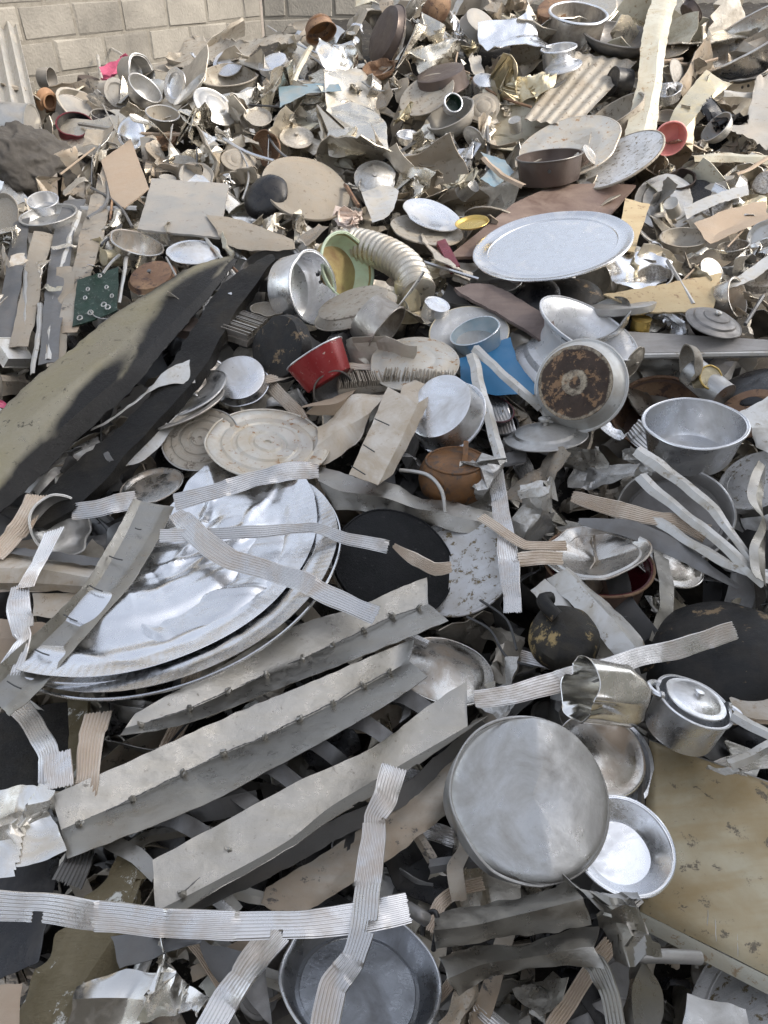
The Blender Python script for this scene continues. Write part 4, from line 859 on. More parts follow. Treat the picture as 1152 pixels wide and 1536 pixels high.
# right plates
sheet('white_plate', 'white folded plate lying between the charred pot and the burgundy pot', 'metal plate', [[(820, 868, .1), (880, 935, .12), (925, 990, .1)], [(848, 853, .14), (905, 915, .15), (962, 980, .13)], [(850, 850, .12), (940, 930, .1), (975, 985, .08)]], 'white', 'the white folded plate', n=40, sub=5, crump=.006)
sheet('white_plate', 'narrow white plate just behind the charred pot', 'metal plate', [[(795, 885, .1), (822, 915, .1)], [(818, 868, .11), (870, 920, .1)]], 'white', n=14, sub=4)
T('crushed_can', 'shiny crushed metal can torn open beside the small eared pot', 'crushed can', 868, 1034, 98, .55, 172, .21, [(.98, 0), (1, -.02), (1.0, -.5), (.98, -1.2), (.95, -1.8), (.85, -2.0), (0, -2.0), (0, -1.96), (.82, -1.96), (.92, -1.76), (.95, -1.2), (.96, -.5), (.95, -.02), (.98, 0)], 'chrome', 'the shiny crushed can', dent=.42, wob=.16, seed=12, n=90)
T('small_pot', 'small aluminium pot with ears and lid tilted by the charred wok', 'pot', 1042, 1052, 112, .50, 60, .17, p_pot(1.15, .92, .04), 'alu', 'the small eared pot', rimr=(1.03, .03), ears=('alu', .0, .09, .28), spin=25)
T('pot_lid', 'low domed lid in the small eared pot', 'lid', 1044, 1048, 92, .5, 60, .18, p_lid(.16, 1), 'alu', knob=(.14, .16, 'alu'), excl=0)
bar('white handle bar reaching from the small eared pot to the right edge', [(1098, 1072, .17), (1130, 1090, .17), (1165, 1108, .17)], 18, 'white', 'the handle bar')
bar('second white bar below the small eared pot, rising to the right edge', [(1095, 1148, .12), (1130, 1132, .13), (1165, 1112, .13)], 16, 'white', 'the second handle bar')
sheet('tan_scrap', 'tan triangular scrap at the right edge under the charred wok', 'metal scrap', [[(1095, 1045, .1), (1165, 1015, .11)], [(1110, 1072, .1), (1165, 1085, .11)]], 'beige', n=12, sub=4)
# cabinet panel
def panel():
    A = [at(974, 1106, .0), at(1230, 1196, .06), at(1215, 1490, .06), at(960, 1362, -.01)]
    c = sum(A, Vector()) / 4; rt = root('cabinet_sheet', Matrix.Translation(c), 'big olive gold metal cabinet panel lying at the lower right, stained and scratched', 'panel')
    nr = (A[1] - A[0]).cross(A[3] - A[0]).normalized(); nr = nr if nr.dot(CAM - A[0]) > 0 else -nr
    n = 60; G = []
    for j in range(n):
        v = j / (n - 1); a = A[0].lerp(A[3], v); b = A[1].lerp(A[2], v); row = []
        for i in range(n):
            u = i / (n - 1); p = a.lerp(b, u); e = min(u, v, 1 - v) * 14
            p = p + nr * (-.012 * (1 - min(1, e)) ** 2 + .006 * noise.noise(p * 5) + .002 * noise.noise(p * 18)); row.append(p - c)
        G.append(row)
    V, F, c2, k = sheetmesh(G); V = [q + c2 for q in V]; F = upfix(V, F); V, F = solid(V, F, .002); child('face', mesh('face', V, F), M['olive'], rt)
    def flange(a, b, d, w, mt, nm, push=0):
        P = [a.lerp(b, i / 20) for i in range(21)]; GG = [[p - c - nr * .012 + d * push for p in P], [p - c - nr * .016 + d * (push + w * .5) for p in P], [p - c - nr * .03 + d * (push + w) for p in P]]
        V, F, c3, k = sheetmesh(GG); V = [q + c3 for q in V]; F = upfix(V, F); V, F = solid(V, F, .002); child(nm, mesh(nm, V, F), M[mt], rt)
    dn = (A[3] - A[0]).normalized(); lf = (A[0] - A[1]).normalized()
    flange(A[3], A[2], dn, .02, 'cream', 'bottom_flange', .001); flange(A[0], A[3], lf + nr * 1.6, .014, 'greypot', 'side_flange', .002); flange(A[0], A[1], -dn, .012, 'alu2', 'top_flange', .001)
    rr = random.Random(3)
    for k in range(9): # scratches: raised curls of paint
        u, v = ((.10, .62), (.13, .70), (.42, .85), (.47, .88), (.11, .55), (.2, .3), (.16, .72), (.6, .9), (.4, .5))[k]
        p = A[0].lerp(A[3], v).lerp(A[1].lerp(A[2], v), u); P = [p - c + nr * .0012 + dn * .03 * t + lf * rr.uniform(-.001, .001) for t in (0, .4, .8, 1.2)]
        if k in (5, 8): continue
        V, F = tube(P, .0006, 5, rf=lambda t: .4 + sin(t * pi)); child('scratch', mesh('scratch', V, F), M['white'], rt)
    # faint red grease pencil scrawl
    sc = [[(1085, 1158), (1100, 1150), (1112, 1160)], [(1105, 1172), (1112, 1190), (1120, 1172), (1130, 1188)], [(1108, 1196), (1118, 1215), (1140, 1205)], [(1122, 1218), (1135, 1232), (1148, 1214)]]
    rm = mat('red grease pencil', (.50, .26, .17), 0, .7, bump=.1)
    for s in sc:
        P = []
        for (x, y) in s:
            d = ray(x, y); tt = (A[0] - CAM).dot(nr) / d.dot(nr); P.append(CAM + d * tt - c + nr * .002)
        V, F = tube(crom(P, 14), .0007, 5); child('pencil_mark', mesh('pencil_mark', V, F), rm, rt)
    for q in ((1060, 1200), (1060, 1300), (1110, 1380), (1010, 1300), (1110, 1260), (1010, 1200)): ANCH.append((q[0], q[1], 55, 'the olive cabinet panel'))
panel()
# bottom right beams
sheet('curled_plate', 'curled grey plate from the steel basin towards the hammered bowl', 'metal plate', [[(655, 1368, .09), (760, 1350, .1), (850, 1322, .12)], [(650, 1395, .13), (760, 1378, .14), (870, 1345, .15)], [(656, 1424, .09), (770, 1405, .1), (884, 1385, .12)]], 'plate', 'the curled plate', n=60, sub=7, bulge=.012, crump=.006)
sheet('wide_plate', 'wide pale grey plate with a twist lying below the curled plate', 'metal plate', [[(655, 1430, .07), (780, 1412, .08), (895, 1392, .1)], [(665, 1465, .08), (800, 1432, .1), (890, 1420, .12)], [(682, 1492, .06), (800, 1452, .08), (905, 1452, .11)]], 'plate', 'the wide twisted plate', n=60, sub=6, crump=.01)
sheet('crushed_plate_end', 'crushed and creased plate end below the hammered bowl', 'metal plate', [[(850, 1322, .13), (885, 1345, .10), (950, 1345, .10)], [(885, 1365, .13), (910, 1362, .15), (952, 1362, .12)], [(890, 1390, .10), (915, 1385, .13), (960, 1385, .12)], [(915, 1430, .1), (940, 1440, .12), (975, 1438, .10)]], 'plate', 'the crushed plate end', n=30, sub=6, crump=.02, facet=22, curve=False)
strip('bent_strap', 'grey fluted strap bent down over the dark hole at the bottom right', 'metal strip', [(868, 1432, .09), (895, 1450, .1), (915, 1490, .09), (925, 1545, .08)], [20, 34, 32, 30], 'plate', ribs=5)
sheet('bent_plate', 'grey plate folded to a ridge standing at the bottom edge right of the bent strap', 'metal plate', [[(945, 1440, .06), (940, 1490, .08), (920, 1550, .06)], [(965, 1442, .07), (950, 1480, .10), (955, 1550, .10)], [(972, 1442, .05), (996, 1490, .06), (985, 1550, .06)]], 'plate', 'the ridged plate', n=20, sub=5, crump=.006)
sheet('pale_plate', 'bluish grey plate corner at the bottom edge under the corner tray', 'metal plate', [[(1030, 1488, .1), (1120, 1512, .1)], [(1022, 1560, .1), (1128, 1560, .1)]], 'alu2', 'the bottom corner plate', n=20, sub=5)
hose('metal_rail', 'grey rounded rail below the olive panel', 'rail', [(955, 1434, .06), (1000, 1434, .06), (1050, 1436, .05)], 10, 'alu2', short='the rounded rail')
crum('folded_sheet', 'grey folded sheet at the bottom edge left of the bent strap', 'metal sheet', 805, 1500, 150, 'plate', 33, .05, 'the bottom folded sheet', ax=1.4, ay=1, folds=5, hard=.9, rot=(.1, .4, .3), n=24)
crum('folded_sheet', 'brownish folded sheet behind the wide twisted plate bottom', 'metal sheet', 700, 1512, 110, 'platew', 34, .02, None, ax=1.2, ay=1, folds=5, hard=.8, rot=(.5, .2, 1.3), n=24)
# bottom left
sheet('crumpled_plate', 'crumpled shiny plate with tan reflections at the left edge by the widest plate', 'metal plate', [[(-20, 1178, .12), (30, 1172, .13), (82, 1188, .12)], [(-20, 1222, .14), (25, 1212, .15), (76, 1206, .13)], [(-20, 1245, .11), (22, 1246, .12), (82, 1222, .11)], [(-20, 1315, .1), (40, 1300, .1), (92, 1282, .1)]], 'chrome', 'the crumpled left plate', n=30, sub=6, crump=.02, facet=9, curve=False)
sheet('crusted_slab', 'olive crusted slab with flaking white spots in the lower left hollow', 'slab', [[(185, 1285, .04), (130, 1350, .04), (75, 1430, .04), (20, 1545, .03)], [(215, 1315, .06), (185, 1380, .06), (150, 1440, .06), (80, 1545, .05)], [(210, 1330, .03), (200, 1400, .05), (190, 1450, .04), (150, 1545, .04)]], 'bark', 'the crusted slab', n=60, sub=8, crump=.014, th=.01, rag=.012)
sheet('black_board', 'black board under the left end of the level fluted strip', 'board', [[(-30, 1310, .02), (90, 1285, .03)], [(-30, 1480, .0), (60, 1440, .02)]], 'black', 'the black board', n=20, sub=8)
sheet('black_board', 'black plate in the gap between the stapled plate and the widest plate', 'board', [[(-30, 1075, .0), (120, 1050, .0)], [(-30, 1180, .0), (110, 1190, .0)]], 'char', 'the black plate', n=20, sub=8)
sheet('mossy_post', 'narrow yellow crusted post under the foil tray, in the dark gap', 'post', [[(100, 1045, .02), (102, 1110, .02), (98, 1200, .0)], [(132, 1050, .04), (130, 1110, .04), (124, 1200, .02)]], 'bark', n=30, sub=5, th=.01)
sheet('tan_card', 'tan card corner at the very bottom left', 'card', [[(-20, 1482, .08), (36, 1476, .08)], [(-20, 1560, .08), (28, 1560, .08)]], 'tan', n=14, sub=4)
sheet('crushed_sheet', 'large crushed shiny steel sheet at the bottom left below the level fluted strip', 'metal sheet', [[(120, 1480, .12), (190, 1452, .12), (262, 1448, .12)], [(112, 1495, .14), (195, 1490, .12), (225, 1492, .13)], [(100, 1560, .1), (160, 1550, .09), (200, 1560, .1)]], 'chrome', 'the crushed steel sheet', n=30, sub=6, crump=.016, curve=False)
crum('crushed_sheet', 'bright folded steel sheet between the crushed sheet and the curving fluted strip', 'metal sheet', 262, 1478, 150, 'chrome', 41, .09, 'the bright folded sheet', ax=1.3, ay=1, folds=5, hard=.8, rot=(.2, .1, .2), n=24)
sheet('dark_triangle', 'dull dark grey triangular sheet under the level fluted strip', 'metal sheet', [[(165, 1400, .08), (240, 1405, .09), (300, 1408, .1)], [(180, 1450, .09), (235, 1430, .1), (298, 1412, .1)]], 'slat', n=26, sub=5, crump=.012)
sheet('dark_sheet', 'dark grey tapering sheet left of the dark steel basin', 'metal sheet', [[(300, 1400, .05), (345, 1420, .05), (400, 1440, .04)], [(325, 1475, .04), (350, 1470, .04), (405, 1540, .02)]], 'slat', n=20, sub=5, crump=.012)
hose('pipe', 'small ring topped pipe above the dark steel basin', 'pipe', [(612, 1362, .12), (628, 1372, .13), (640, 1380, .12)], 10, 'greypot', short='the ring pipe')
hose('bent_rod', 'black looped rod handle at the right of the dark steel basin', 'rod', [(634, 1402, .08), (638, 1375, .1), (652, 1368, .11), (656, 1385, .1), (650, 1425, .06)], 4, 'black', short='the looped rod')

for i, (pts, lb) in enumerate([([(700, 925), (735, 945), (760, 985), (800, 1000)], 'black wire curling below the mossy plate'), ([(720, 900), (760, 930), (775, 975)], 'thin black wire left of the charred pot'),
    ([(250, 1120), (300, 1060), (330, 1010)], 'thin wire crossing the gap under the pointed grey plate'), ([(420, 1010), (455, 990), (470, 1030), (430, 1050)], 'grey wire loop between the pointed and the widest plates'),
    ([(250, 1330), (290, 1290), (330, 1262)], 'thin wire in the dark gap under the ragged grey plate'), ([(860, 905), (900, 930), (940, 925)], 'short wire behind the white folded plate'), ([(300, 1035), (318, 1008), (332, 1012), (330, 1030)], 'looped thin strip end below the big foil tray')]):
    hose('wire', lb, 'wire', [(x, y, .05) for x, y in pts], 2.0, 'wire' if i != 6 else 'alu', short='wire', excl=.1, seg=6)
# ================================================================ MIDDLE AND BACK
T('serving_tray', 'large clean oval looking aluminium serving tray lying level in the right half', 'tray', 827, 366, 228, .40, 93, .22, p_tray(.045, .9, .02), 'bright', 'the big serving tray', rimr=(1.02, .013), dent=.012, n=90)
T('black_pan', 'round black pan bottom under the left of the big serving tray', 'pan', 800, 440, 76, .72, 110, .08, p_dome(.4), 'black', 'the left black pan')
T('burnt_pan', 'black and white burnt round pan under the middle of the big serving tray', 'pan', 868, 430, 92, .55, 75, .10, p_dome(.5), 'soot', 'the burnt white edged pan')
T('steel_pot', 'dull pot mouth showing left of the black pans under the serving tray', 'pot', 742, 418, 82, .5, 90, .03, p_pot(.6), 'alu2', 'the shaded pot', rimr=(1.02, .03))
sheet('plywood_strip', 'light plywood strip with split end right of the serving tray', 'board', [[(905, 442, .12), (1000, 425, .13), (1082, 410, .13)], [(972, 468, .12), (1030, 468, .12), (1070, 462, .12)]], 'ply', 'the plywood strip', n=40, sub=5, crump=.002, rag=.004, th=.006)
sheet('dark_board', 'dark weathered board running down right behind the white wheel rim', 'board', [[(682, 432, .10), (740, 428, .11), (830, 480, .1)], [(690, 440, .10), (790, 495, .1), (850, 545, .08)]], 'darkwood', 'the dark board', n=40, sub=5, crump=.002, th=.012)
def slab(name, label, cat, top, thick, mt, mt2, short):
    A = [at(*p) for p in top]; c = sum(A, Vector()) / 4; rt = root(name, Matrix.Translation(c), label, cat); nr = (A[1] - A[0]).cross(A[3] - A[0]).normalized(); nr = nr if nr.z > 0 else -nr
    A = [a - c for a in A]; B = [a - nr * thick for a in A]; ins = .9985
    child('top_board', mesh('top', [a * ins + nr * .002 for a in A] + [b * ins for b in B], [(0, 1, 2, 3), (4, 7, 6, 5), (0, 4, 5, 1), (1, 5, 6, 2), (2, 6, 7, 3), (3, 7, 4, 0)], 0), M[mt], rt)
    P = [a - nr * thick * .5 for a in A]
    for i in range(4):
        V, F = tube([P[i], P[i].lerp(P[(i + 1) % 4], .5), P[(i + 1) % 4]], thick * .55, 8); child('edge_trim', mesh('edge', V, F), M[mt2], rt)
    for i in range(3):
        q = (top[0][0] + (top[1][0] - top[0][0]) * (i + .5) / 3, (top[0][1] + top[3][1]) / 2); ANCH.append((q[0], q[1], 30, short))
slab('trimmed_board', 'thick grey board with white metal edge right of the wheel rim', 'board', [(940, 498, .05), (1175, 512, .12), (1175, 526, .10), (955, 530, .05)], .022, 'board', 'white', 'the white edged board')
T('thick_lid', 'thick dull lid lying level just above the wheel rim', 'lid', 931, 454, 102, .16, 88, .08, [(0, .02), (.6, .02), (.9, .01), (1, -.02), (1.0, -.2), (.95, -.24), (0, -.24)], 'alu2', 'the thick lid')
T('crushed_bowl', 'shiny crushed bowl under the thick lid', 'bowl', 905, 478, 82, .6, 120, .07, p_bowl(.5), 'chrome', 'the crushed shiny bowl', dent=.15)
T('brass_cup', 'brass fitting standing between the thick lid and the plywood strip', 'fitting', 962, 478, 30, .4, 80, .09, p_can(1.6), 'brass', 'the brass fitting')
T('strainer_lid', 'round grey funnel shaped lid with pale knob, above the white edged board', 'lid', 1070, 484, 84, .42, 62, .14, p_lid(.35, 2), 'greypot', 'the grey funnel lid', knob=(.3, .12, 'white'), rimr=(1, .03))
T('silver_can', 'silver can on its side with ribs near its mouth, above the grey funnel lid', 'can', 1106, 446, 58, .4, 15, .12, p_pot(.9, .95), 'steel', 'the ribbed silver can', rimr=(1.03, .04))
sheet('crumpled_dish', 'crumpled pale blue foil dish right of the serving tray end', 'dish', [[(905, 385, .1), (960, 376, .12), (1012, 392, .1)], [(912, 410, .06), (965, 408, .06), (1005, 402, .08)], [(925, 425, .1), (965, 438, .09), (1000, 420, .1)]], 'bright', 'the crumpled foil dish', n=26, sub=6, crump=.02, cs=14)
T('white_mug', 'dented white pot lying on its side with a red mark, above the plywood strip', 'pot', 1068, 404, 40, .6, 40, .10, p_can(1.4), 'white', 'the dented white pot', dent=.1)
T('round_box', 'small pale round box with label ring right of the brown pot', 'box', 1066, 566, 36, .8, 20, .12, p_can(1.2), 'goldfoil', 'the small round box', rimr=(1, .08), rimm='brass')
T('steel_cylinder', 'smooth grey cylinder lying behind the double rimmed pot', 'cylinder', 1085, 596, 46, .4, -40, .06, p_can(3), 'alu2', 'the grey cylinder')
T('black_wok', 'glossy black wok bottom at the right edge below the white edged board', 'wok', 1140, 566, 120, .4, 95, .08, p_dome(.3), 'black', 'the glossy black wok')
T('dark_pan', 'dark grey dished pan at the right edge beside the double rimmed pot', 'pan', 1125, 620, 96, .7, 110, .08, p_dish(.15), 'rusty', 'the dark dished pan')
T('light_tray', 'pale scratched tray at the right edge below the double rimmed pot', 'tray', 1135, 720, 110, .7, 120, .08, p_tray(.07), 'galv', 'the pale right tray', rimr=(1.02, .02))
sheet('pale_scrap', 'creased white scrap hanging over the dark dished pan at the right edge', 'metal scrap', [[(1108, 618, .16), (1165, 590, .17)], [(1128, 640, .18), (1165, 640, .18)], [(1132, 672, .15), (1165, 690, .16)]], 'white', 'the creased white scrap', n=14, sub=5, crump=.015)
# torn metal at centre right
for i, (x, y, w, mt, sd, lb) in enumerate([(720, 738, 100, 'alu2', 51, 'crumpled grey sheet left of the upright white strip'), (800, 770, 120, 'white', 52, 'white creased sheet right of the upright white strip'),
        (810, 715, 120, 'platew', 53, 'grey and tan torn trough above the white creased sheet'), (905, 712, 90, 'alu2', 54, 'silver torn sheet standing left of the steel pan'),
        (870, 690, 80, 'plate', 55, 'twisted dull sheet below the knobbed grimy lid'), (960, 690, 60, 'white', 56, 'pale folded plate tip left of the double rimmed pot'), (755, 1030, 90, 'alu2', 57, 'grey folded plate corner left of the rising fluted strip'),
        (690, 700, 60, 'plate', 58, 'dull torn sheet over the orange kettle foot'), (1090, 1155, 60, 'white', 59, 'white creased bracket below the small eared pot')]):
    crum('torn_sheet', lb, 'metal sheet', x, y, w, mt, sd, .09, None, ax=1.8, ay=.8, folds=5, hard=.75, n=24)
hose('wire_loop', 'pale wire loop rising beside the orange kettle', 'wire', [(600, 705, .12), (640, 712, .15), (662, 735, .15), (668, 768, .1)], 3, 'white', short='the wire loop', excl=.5)
hose('flexible_duct', 'silver ribbed flexible duct arching behind the gold tin', 'duct', [(500, 372, .07), (535, 368, .10), (580, 382, .12), (612, 405, .12), (628, 440, .1)], 25, 'warm', 20, 'the silver duct', n=240, amp=.05, seg=28)
def heatsink(label, cx, cy, wpx, hpx, lift, yaw, nf, mt, short):
    mw, R = pose(cx, cy, wpx, .5, 90, lift, yaw); rt = root('heat_sink', mw, label, 'heat sink'); w = R; h = R * hpx / wpx
    c_ = [Vector((x, y, z)) for z in (-.02, 0) for x, y in ((-w, -h), (w, -h), (w, h), (-w, h))]
    child('base_plate', mesh('bp', c_, [(3, 2, 1, 0), (4, 5, 6, 7), (0, 1, 5, 4), (1, 2, 6, 5), (2, 3, 7, 6), (3, 0, 4, 7)], 0), M[mt], rt)
    V = []; F = []; rr = random.Random(nf)
    for i in range(nf):
        x = -w + 2 * w * (i + .5) / nf; k = len(V); a = rr.uniform(-.004, .004); t = .0011; hh = R * .35 * rr.uniform(.75, 1)
        V += [Vector((x - t, -h, 0)), Vector((x + t, -h, 0)), Vector((x + t, h, 0)), Vector((x - t, h, 0)), Vector((x - t + a, -h, hh)), Vector((x + t + a, -h, hh)), Vector((x + t + a, h, hh)), Vector((x - t + a, h, hh))]
        F += [tuple(k + q for q in f) for f in ((4, 5, 6, 7), (0, 1, 5, 4), (1, 2, 6, 5), (2, 3, 7, 6), (3, 0, 4, 7))]
    child('fins', mesh('fins', V, F, 0), M[mt], rt); ANCH.append((cx, cy, wpx * .4, short))
heatsink('long finned heat sink lying below the pale round lid', 628, 574, 104, 26, .09, -8, 44, 'dusty', 'the long heat sink')
heatsink('smaller finned heat sink left of the long one, behind the folded sheet', 540, 574, 70, 30, .08, 10, 26, 'dusty', 'the short heat sink')
heatsink('sooty finned heat sink right of the charred panel end', 368, 492, 66, 44, .10, 60, 14, 'sootsteel', 'the sooty heat sink')
# circuit board
o = sheet('circuit_board', 'dark green circuit board with metal rings, left of the scorched gold panel', 'circuit board', [[(116, 420, .12), (178, 400, .12)], [(108, 490, .12), (176, 466, .12)]], 'pcb', 'the circuit board', n=20, sub=10, crump=.003, rag=.003, th=.004)
for (x, y) in ((120, 478), (136, 470), (156, 458), (162, 462), (128, 448), (160, 432), (150, 415), (132, 435), (168, 445)):
    p = at(x, y, .135) - o.matrix_world.translation; rr = .008 if y > 450 else .005
    P = [p + Vector((cos(a) * rr, sin(a) * rr, .004 * sin(a) + .003)) for a in [2 * pi * i / 14 for i in range(14)]]; V, F = tube(P, .0025, 6, True); child('metal_ring', mesh('ring', V, F), M['alu2'], o)
# long planks, left
G3 = 'long grey brown metal planks lying at the left'
for (pts, w, mt, lb) in [([(172, 245), (152, 300), (128, 390), (100, 500)], 32, 'platew', 'wide dusty plank running down to the circuit board'),
        ([(112, 300), (96, 350), (84, 430), (72, 545)], 30, 'slat', 'dusty plank just left of the wide plank'),
        ([(66, 350), (52, 400), (40, 470), (28, 520)], 28, 'dusty', 'brown plank third from the left edge, under the pot rings'),
        ([(32, 330), (24, 390), (14, 450), (2, 520)], 26, 'slat', 'grey plank nearest the left edge'),
        ([(100, 400), (96, 440), (86, 500), (84, 548)], 28, 'dusty', 'brown plank lower end beside the scorched gold panel')]:
    strip('metal_plank', lb, 'plank', [(x, y, .10) for x, y in pts], w, mt, ribs=0, fold=.12, n=30, wob=.003, th=.003, excl=1.7)
for (pts, w, mt, lb) in [([(118, 318), (104, 360), (80, 440), (72, 540)], 9, 'white', 'thin white rail standing between the dusty planks'), ([(36, 375), (38, 430), (38, 500)], 7, 'alu2', 'thin upright grey rail near the left edge'),
        ([(60, 455), (58, 500), (48, 560)], 8, 'white', 'short bent white rail at the left, above the scorched panel'), ([(120, 312), (160, 312), (205, 312)], 7, 'alu2', 'thin rail lying level towards the grey square board'),
        ([(190, 385), (184, 420), (178, 455)], 6, 'white', 'short white stick beside the circuit board')]:
    bar(lb, [(x, y, .10) for x, y in pts], w, mt)
T('pot_ring', 'grey ring shaped pan side with two screws, at the left above the planks', 'pan', 72, 322, 82, .3, 110, .14, p_pot(.35), 'alu2', 'the screwed pan side', rimr=(1.02, .03), rivets=2)
T('small_can', 'small cut can with torn paper inside above the screwed pan side', 'can', 64, 300, 44, .5, 110, .16, p_pot(.8), 'alu', 'the small cut can', rimr=(1.02, .04))
crum('torn_wrapper', 'clear shiny torn wrapper at the left edge', 'wrapper', 18, 355, 60, 'foil', 61, .12, 'the torn wrapper', hard=1)
T('white_box', 'white box end with rusty clip at the left edge', 'box', 22, 522, 60, .6, 60, .08, p_can(.7), 'white', 'the clipped white box', n=4)
T('rose_scrap', 'bit of rose plastic at the left edge above the scorched panel', 'plastic scrap', 2, 606, 16, .6, 60, .12, p_bowl(.5), 'rose', 'rose scrap')
# upper left
def sack():
    t0 = at(55, 245, .1); V = []; F = []; nu, nv = 120, 80; mw, R = pose(52, 245, 150, .62, 80, .06)
    rt = root('cloth_sack', mw, 'grey brown cloth sack slumped under the silver drum at the left edge', 'sack')
    for j in range(nv + 1):
        th = pi * j / nv
        for i in range(nu):
            a = 2 * pi * i / nu; p = Vector((sin(th) * cos(a), sin(th) * sin(a) * .8, cos(th) * .5))
            r = 1.06 + .16 * noise.noise(p * 2.2) - .22 * abs(noise.noise(p * 2.6 + Vector((4, 0, 0)))) - .12 * abs(noise.noise(p * 6)) + .03 * noise.noise(p * 15); V.append(p * r * R)
    for j in range(nv):
        for i in range(nu): F.append((j * nu + i, (j + 1) * nu + i, (j + 1) * nu + (i + 1) % nu, j * nu + (i + 1) % nu))
    child('cloth', mesh('cloth', V, F, 0) if 0 else mesh('cloth', V, F, 80), M['cloth'], rt); ANCH.append((50, 245, 70, 'the cloth sack'))
sack()
T('silver_drum', 'dented silver drum on its side on the cloth sack, at the left edge', 'drum', 50, 190, 62, .4, -5, .32, p_can(2.2), 'alu2', 'the silver drum', dent=.06)
T('clay_jar', 'small round terracotta jar on its side with a dark mouth, below the corrugated sheet', 'jar', 76, 153, 24, .8, -20, .12, [(0, -1.7), (.5, -1.7), (1.1, -1.4), (1.45, -.9), (1.25, -.35), (.9, -.15), (1.05, 0), (.8, 0), (.75, -.2), (1.0, -.5), (1.1, -.9), (0, -1.4)], 'terra', 'the terracotta jar')
T('grey_tin', 'open grey tin with bent lid above the terracotta jar', 'tin', 78, 118, 30, .5, 0, .1, p_pot(1.2, .95), 'dustgrey', 'the open grey tin')
T('burgundy_pot', 'burgundy pot with dark inside and white clips, right of the cloth sack', 'pot', 112, 186, 52, .62, 100, .12, p_pot(.8), 'burg', 'the burgundy pot by the sack', inner=('black', .8))
T('grey_drum', 'dull grey drum with torn top lip above the burgundy pot by the sack', 'drum', 112, 158, 50, .5, 80, .06, p_can(1.2), 'dustgrey', 'the dull grey drum', dent=.1)
T('dark_pan', 'dark pan rim right of the burgundy pot by the sack', 'pan', 156, 172, 36, .4, 90, .08, p_pot(.5), 'dustgrey', 'the dark rimmed pan', inner=('black', .5))
T('gravy_jug', 'large dented silver jug with flared lip, near the block wall', 'jug', 212, 108, 44, .75, 10, .16, p_pot(1.25, 1.05, .08), 'alu2', 'the silver jug', rimr=(1.08, .06), dent=.12, wob=.08)
T('round_pot', 'plump silver pot joined to the lower side of the jug', 'pot', 218, 132, 50, .5, 60, .12, p_bowl(.9, .5), 'alu2', 'the plump silver pot', rimr=(1.04, .05))
T('oval_dish', 'grey oval dish behind the silver jug, left', 'dish', 176, 140, 42, .85, 30, .08, p_dish(.15), 'dustgrey', 'the grey oval dish')
T('small_pan', 'small dark round pot with pale rim below the silver jug', 'pot', 244, 170, 48, .42, 92, .16, p_pot(.85, .72, .04), 'dustlid', 'the small dark pot', rimr=(1.03, .05), rimm='alu2')
T('lid', 'silver lid on edge left of the small dark pot', 'lid', 197, 200, 46, .8, 150, .12, p_lid(.2, 1), 'bright', 'the silver lid on edge', rimr=(1, .04))
crum('pink_bag', 'crumpled rose pink plastic bag against the block wall', 'plastic bag', 180, 98, 62, 'rose', 62, .24, 'the pink bag', folds=9, n=20)
bar('thin white stick leaning on the block wall above the pink bag', [(150, 62, .3), (182, 82, .2)], 5, 'white', 'the white stick', excl=.3)
bar('upright thin white stick left of the pink bag', [(146, 82, .2), (152, 118, .15)], 5, 'white', 'the upright stick', excl=.3)
sheet('rusty_sheet', 'torn brown rusty sheet lying along the top of the heap against the block wall', 'metal sheet', [[(252, 92, .1), (290, 58, .18), (345, 60, .2), (400, 54, .2), (458, 50, .2)], [(250, 108, .08), (300, 98, .12), (360, 86, .14), (400, 72, .15), (452, 58, .16)]], 'dustlid', 'the torn rusty sheet', n=50, sub=6, crump=.03, cs=6, rag=.02, th=.003)
T('deep_bowl', 'wide grimy bowl lying on its side under the torn rusty sheet', 'bowl', 344, 112, 88, .32, 100, .12, p_bowl(.6), 'dustlid', 'the wide grimy bowl', rimr=(1.03, .03))
T('ringed_lid', 'stepped silver lid right below the wide grimy bowl', 'lid', 322, 160, 66, .58, 62, .15, p_lid(.22, 2), 'alu2', 'the stepped lid', rimr=(1, .03))
T('round_lid', 'pale round lid behind the wide grimy bowl', 'lid', 342, 95, 46, .7, 110, .1, p_lid(.1, 0), 'alu', 'the pale small lid')
T('square_tin', 'dented silver dish on end left of the wide grimy bowl', 'dish', 262, 128, 50, .6, 160, .1, p_dish(.2), 'alu', 'the dented dish', dent=.15)
T('baking_dish', 'long flat baking dish aslant above the foil scraps', 'dish', 284, 134, 64, .3, 130, .14, p_tray(.14), 'white', 'the flat baking dish', sx=.5)
T('steel_pot', 'clean silver pot turned mouth down right of the wide grimy bowl', 'pot', 408, 92, 46, .42, 110, .17, p_inv(.85, 1.1), 'alu', 'the mouth down silver pot')
T('dark_pot', 'dark domed pot with orange burnt inside, in front of the block wall corner', 'pot', 482, 50, 46, .55, -70, .22, p_bowl(.9, .5), 'rusty', 'the orange lined pot', inner=('kettle', .7), rimr=(1.03, .04))
T('brown_oval_pan', 'tall brown oval pan standing on edge near the top', 'pan', 574, 50, 78, .42, 150, .2, p_inv(.25), 'bronze', 'the brown pan on edge')
T('copper_bowl', 'copper red bowl at the top edge, centre', 'bowl', 663, 26, 54, .55, -50, .18, p_dome(.7), 'rusty', 'the copper red bowl')
T('brown_pot', 'reddish brown pot lying mouth down above the rust lid, upper centre', 'pot', 660, 108, 74, .28, 100, .2, p_inv(.62, 1.05), 'bronze', 'the reddish brown pot', rivets=2)
T('flat_pan', 'flat grimy brown pan under the reddish brown pot', 'pan', 640, 142, 86, .55, 110, .14, p_dish(.08), 'dustlid', 'the flat grimy pan')
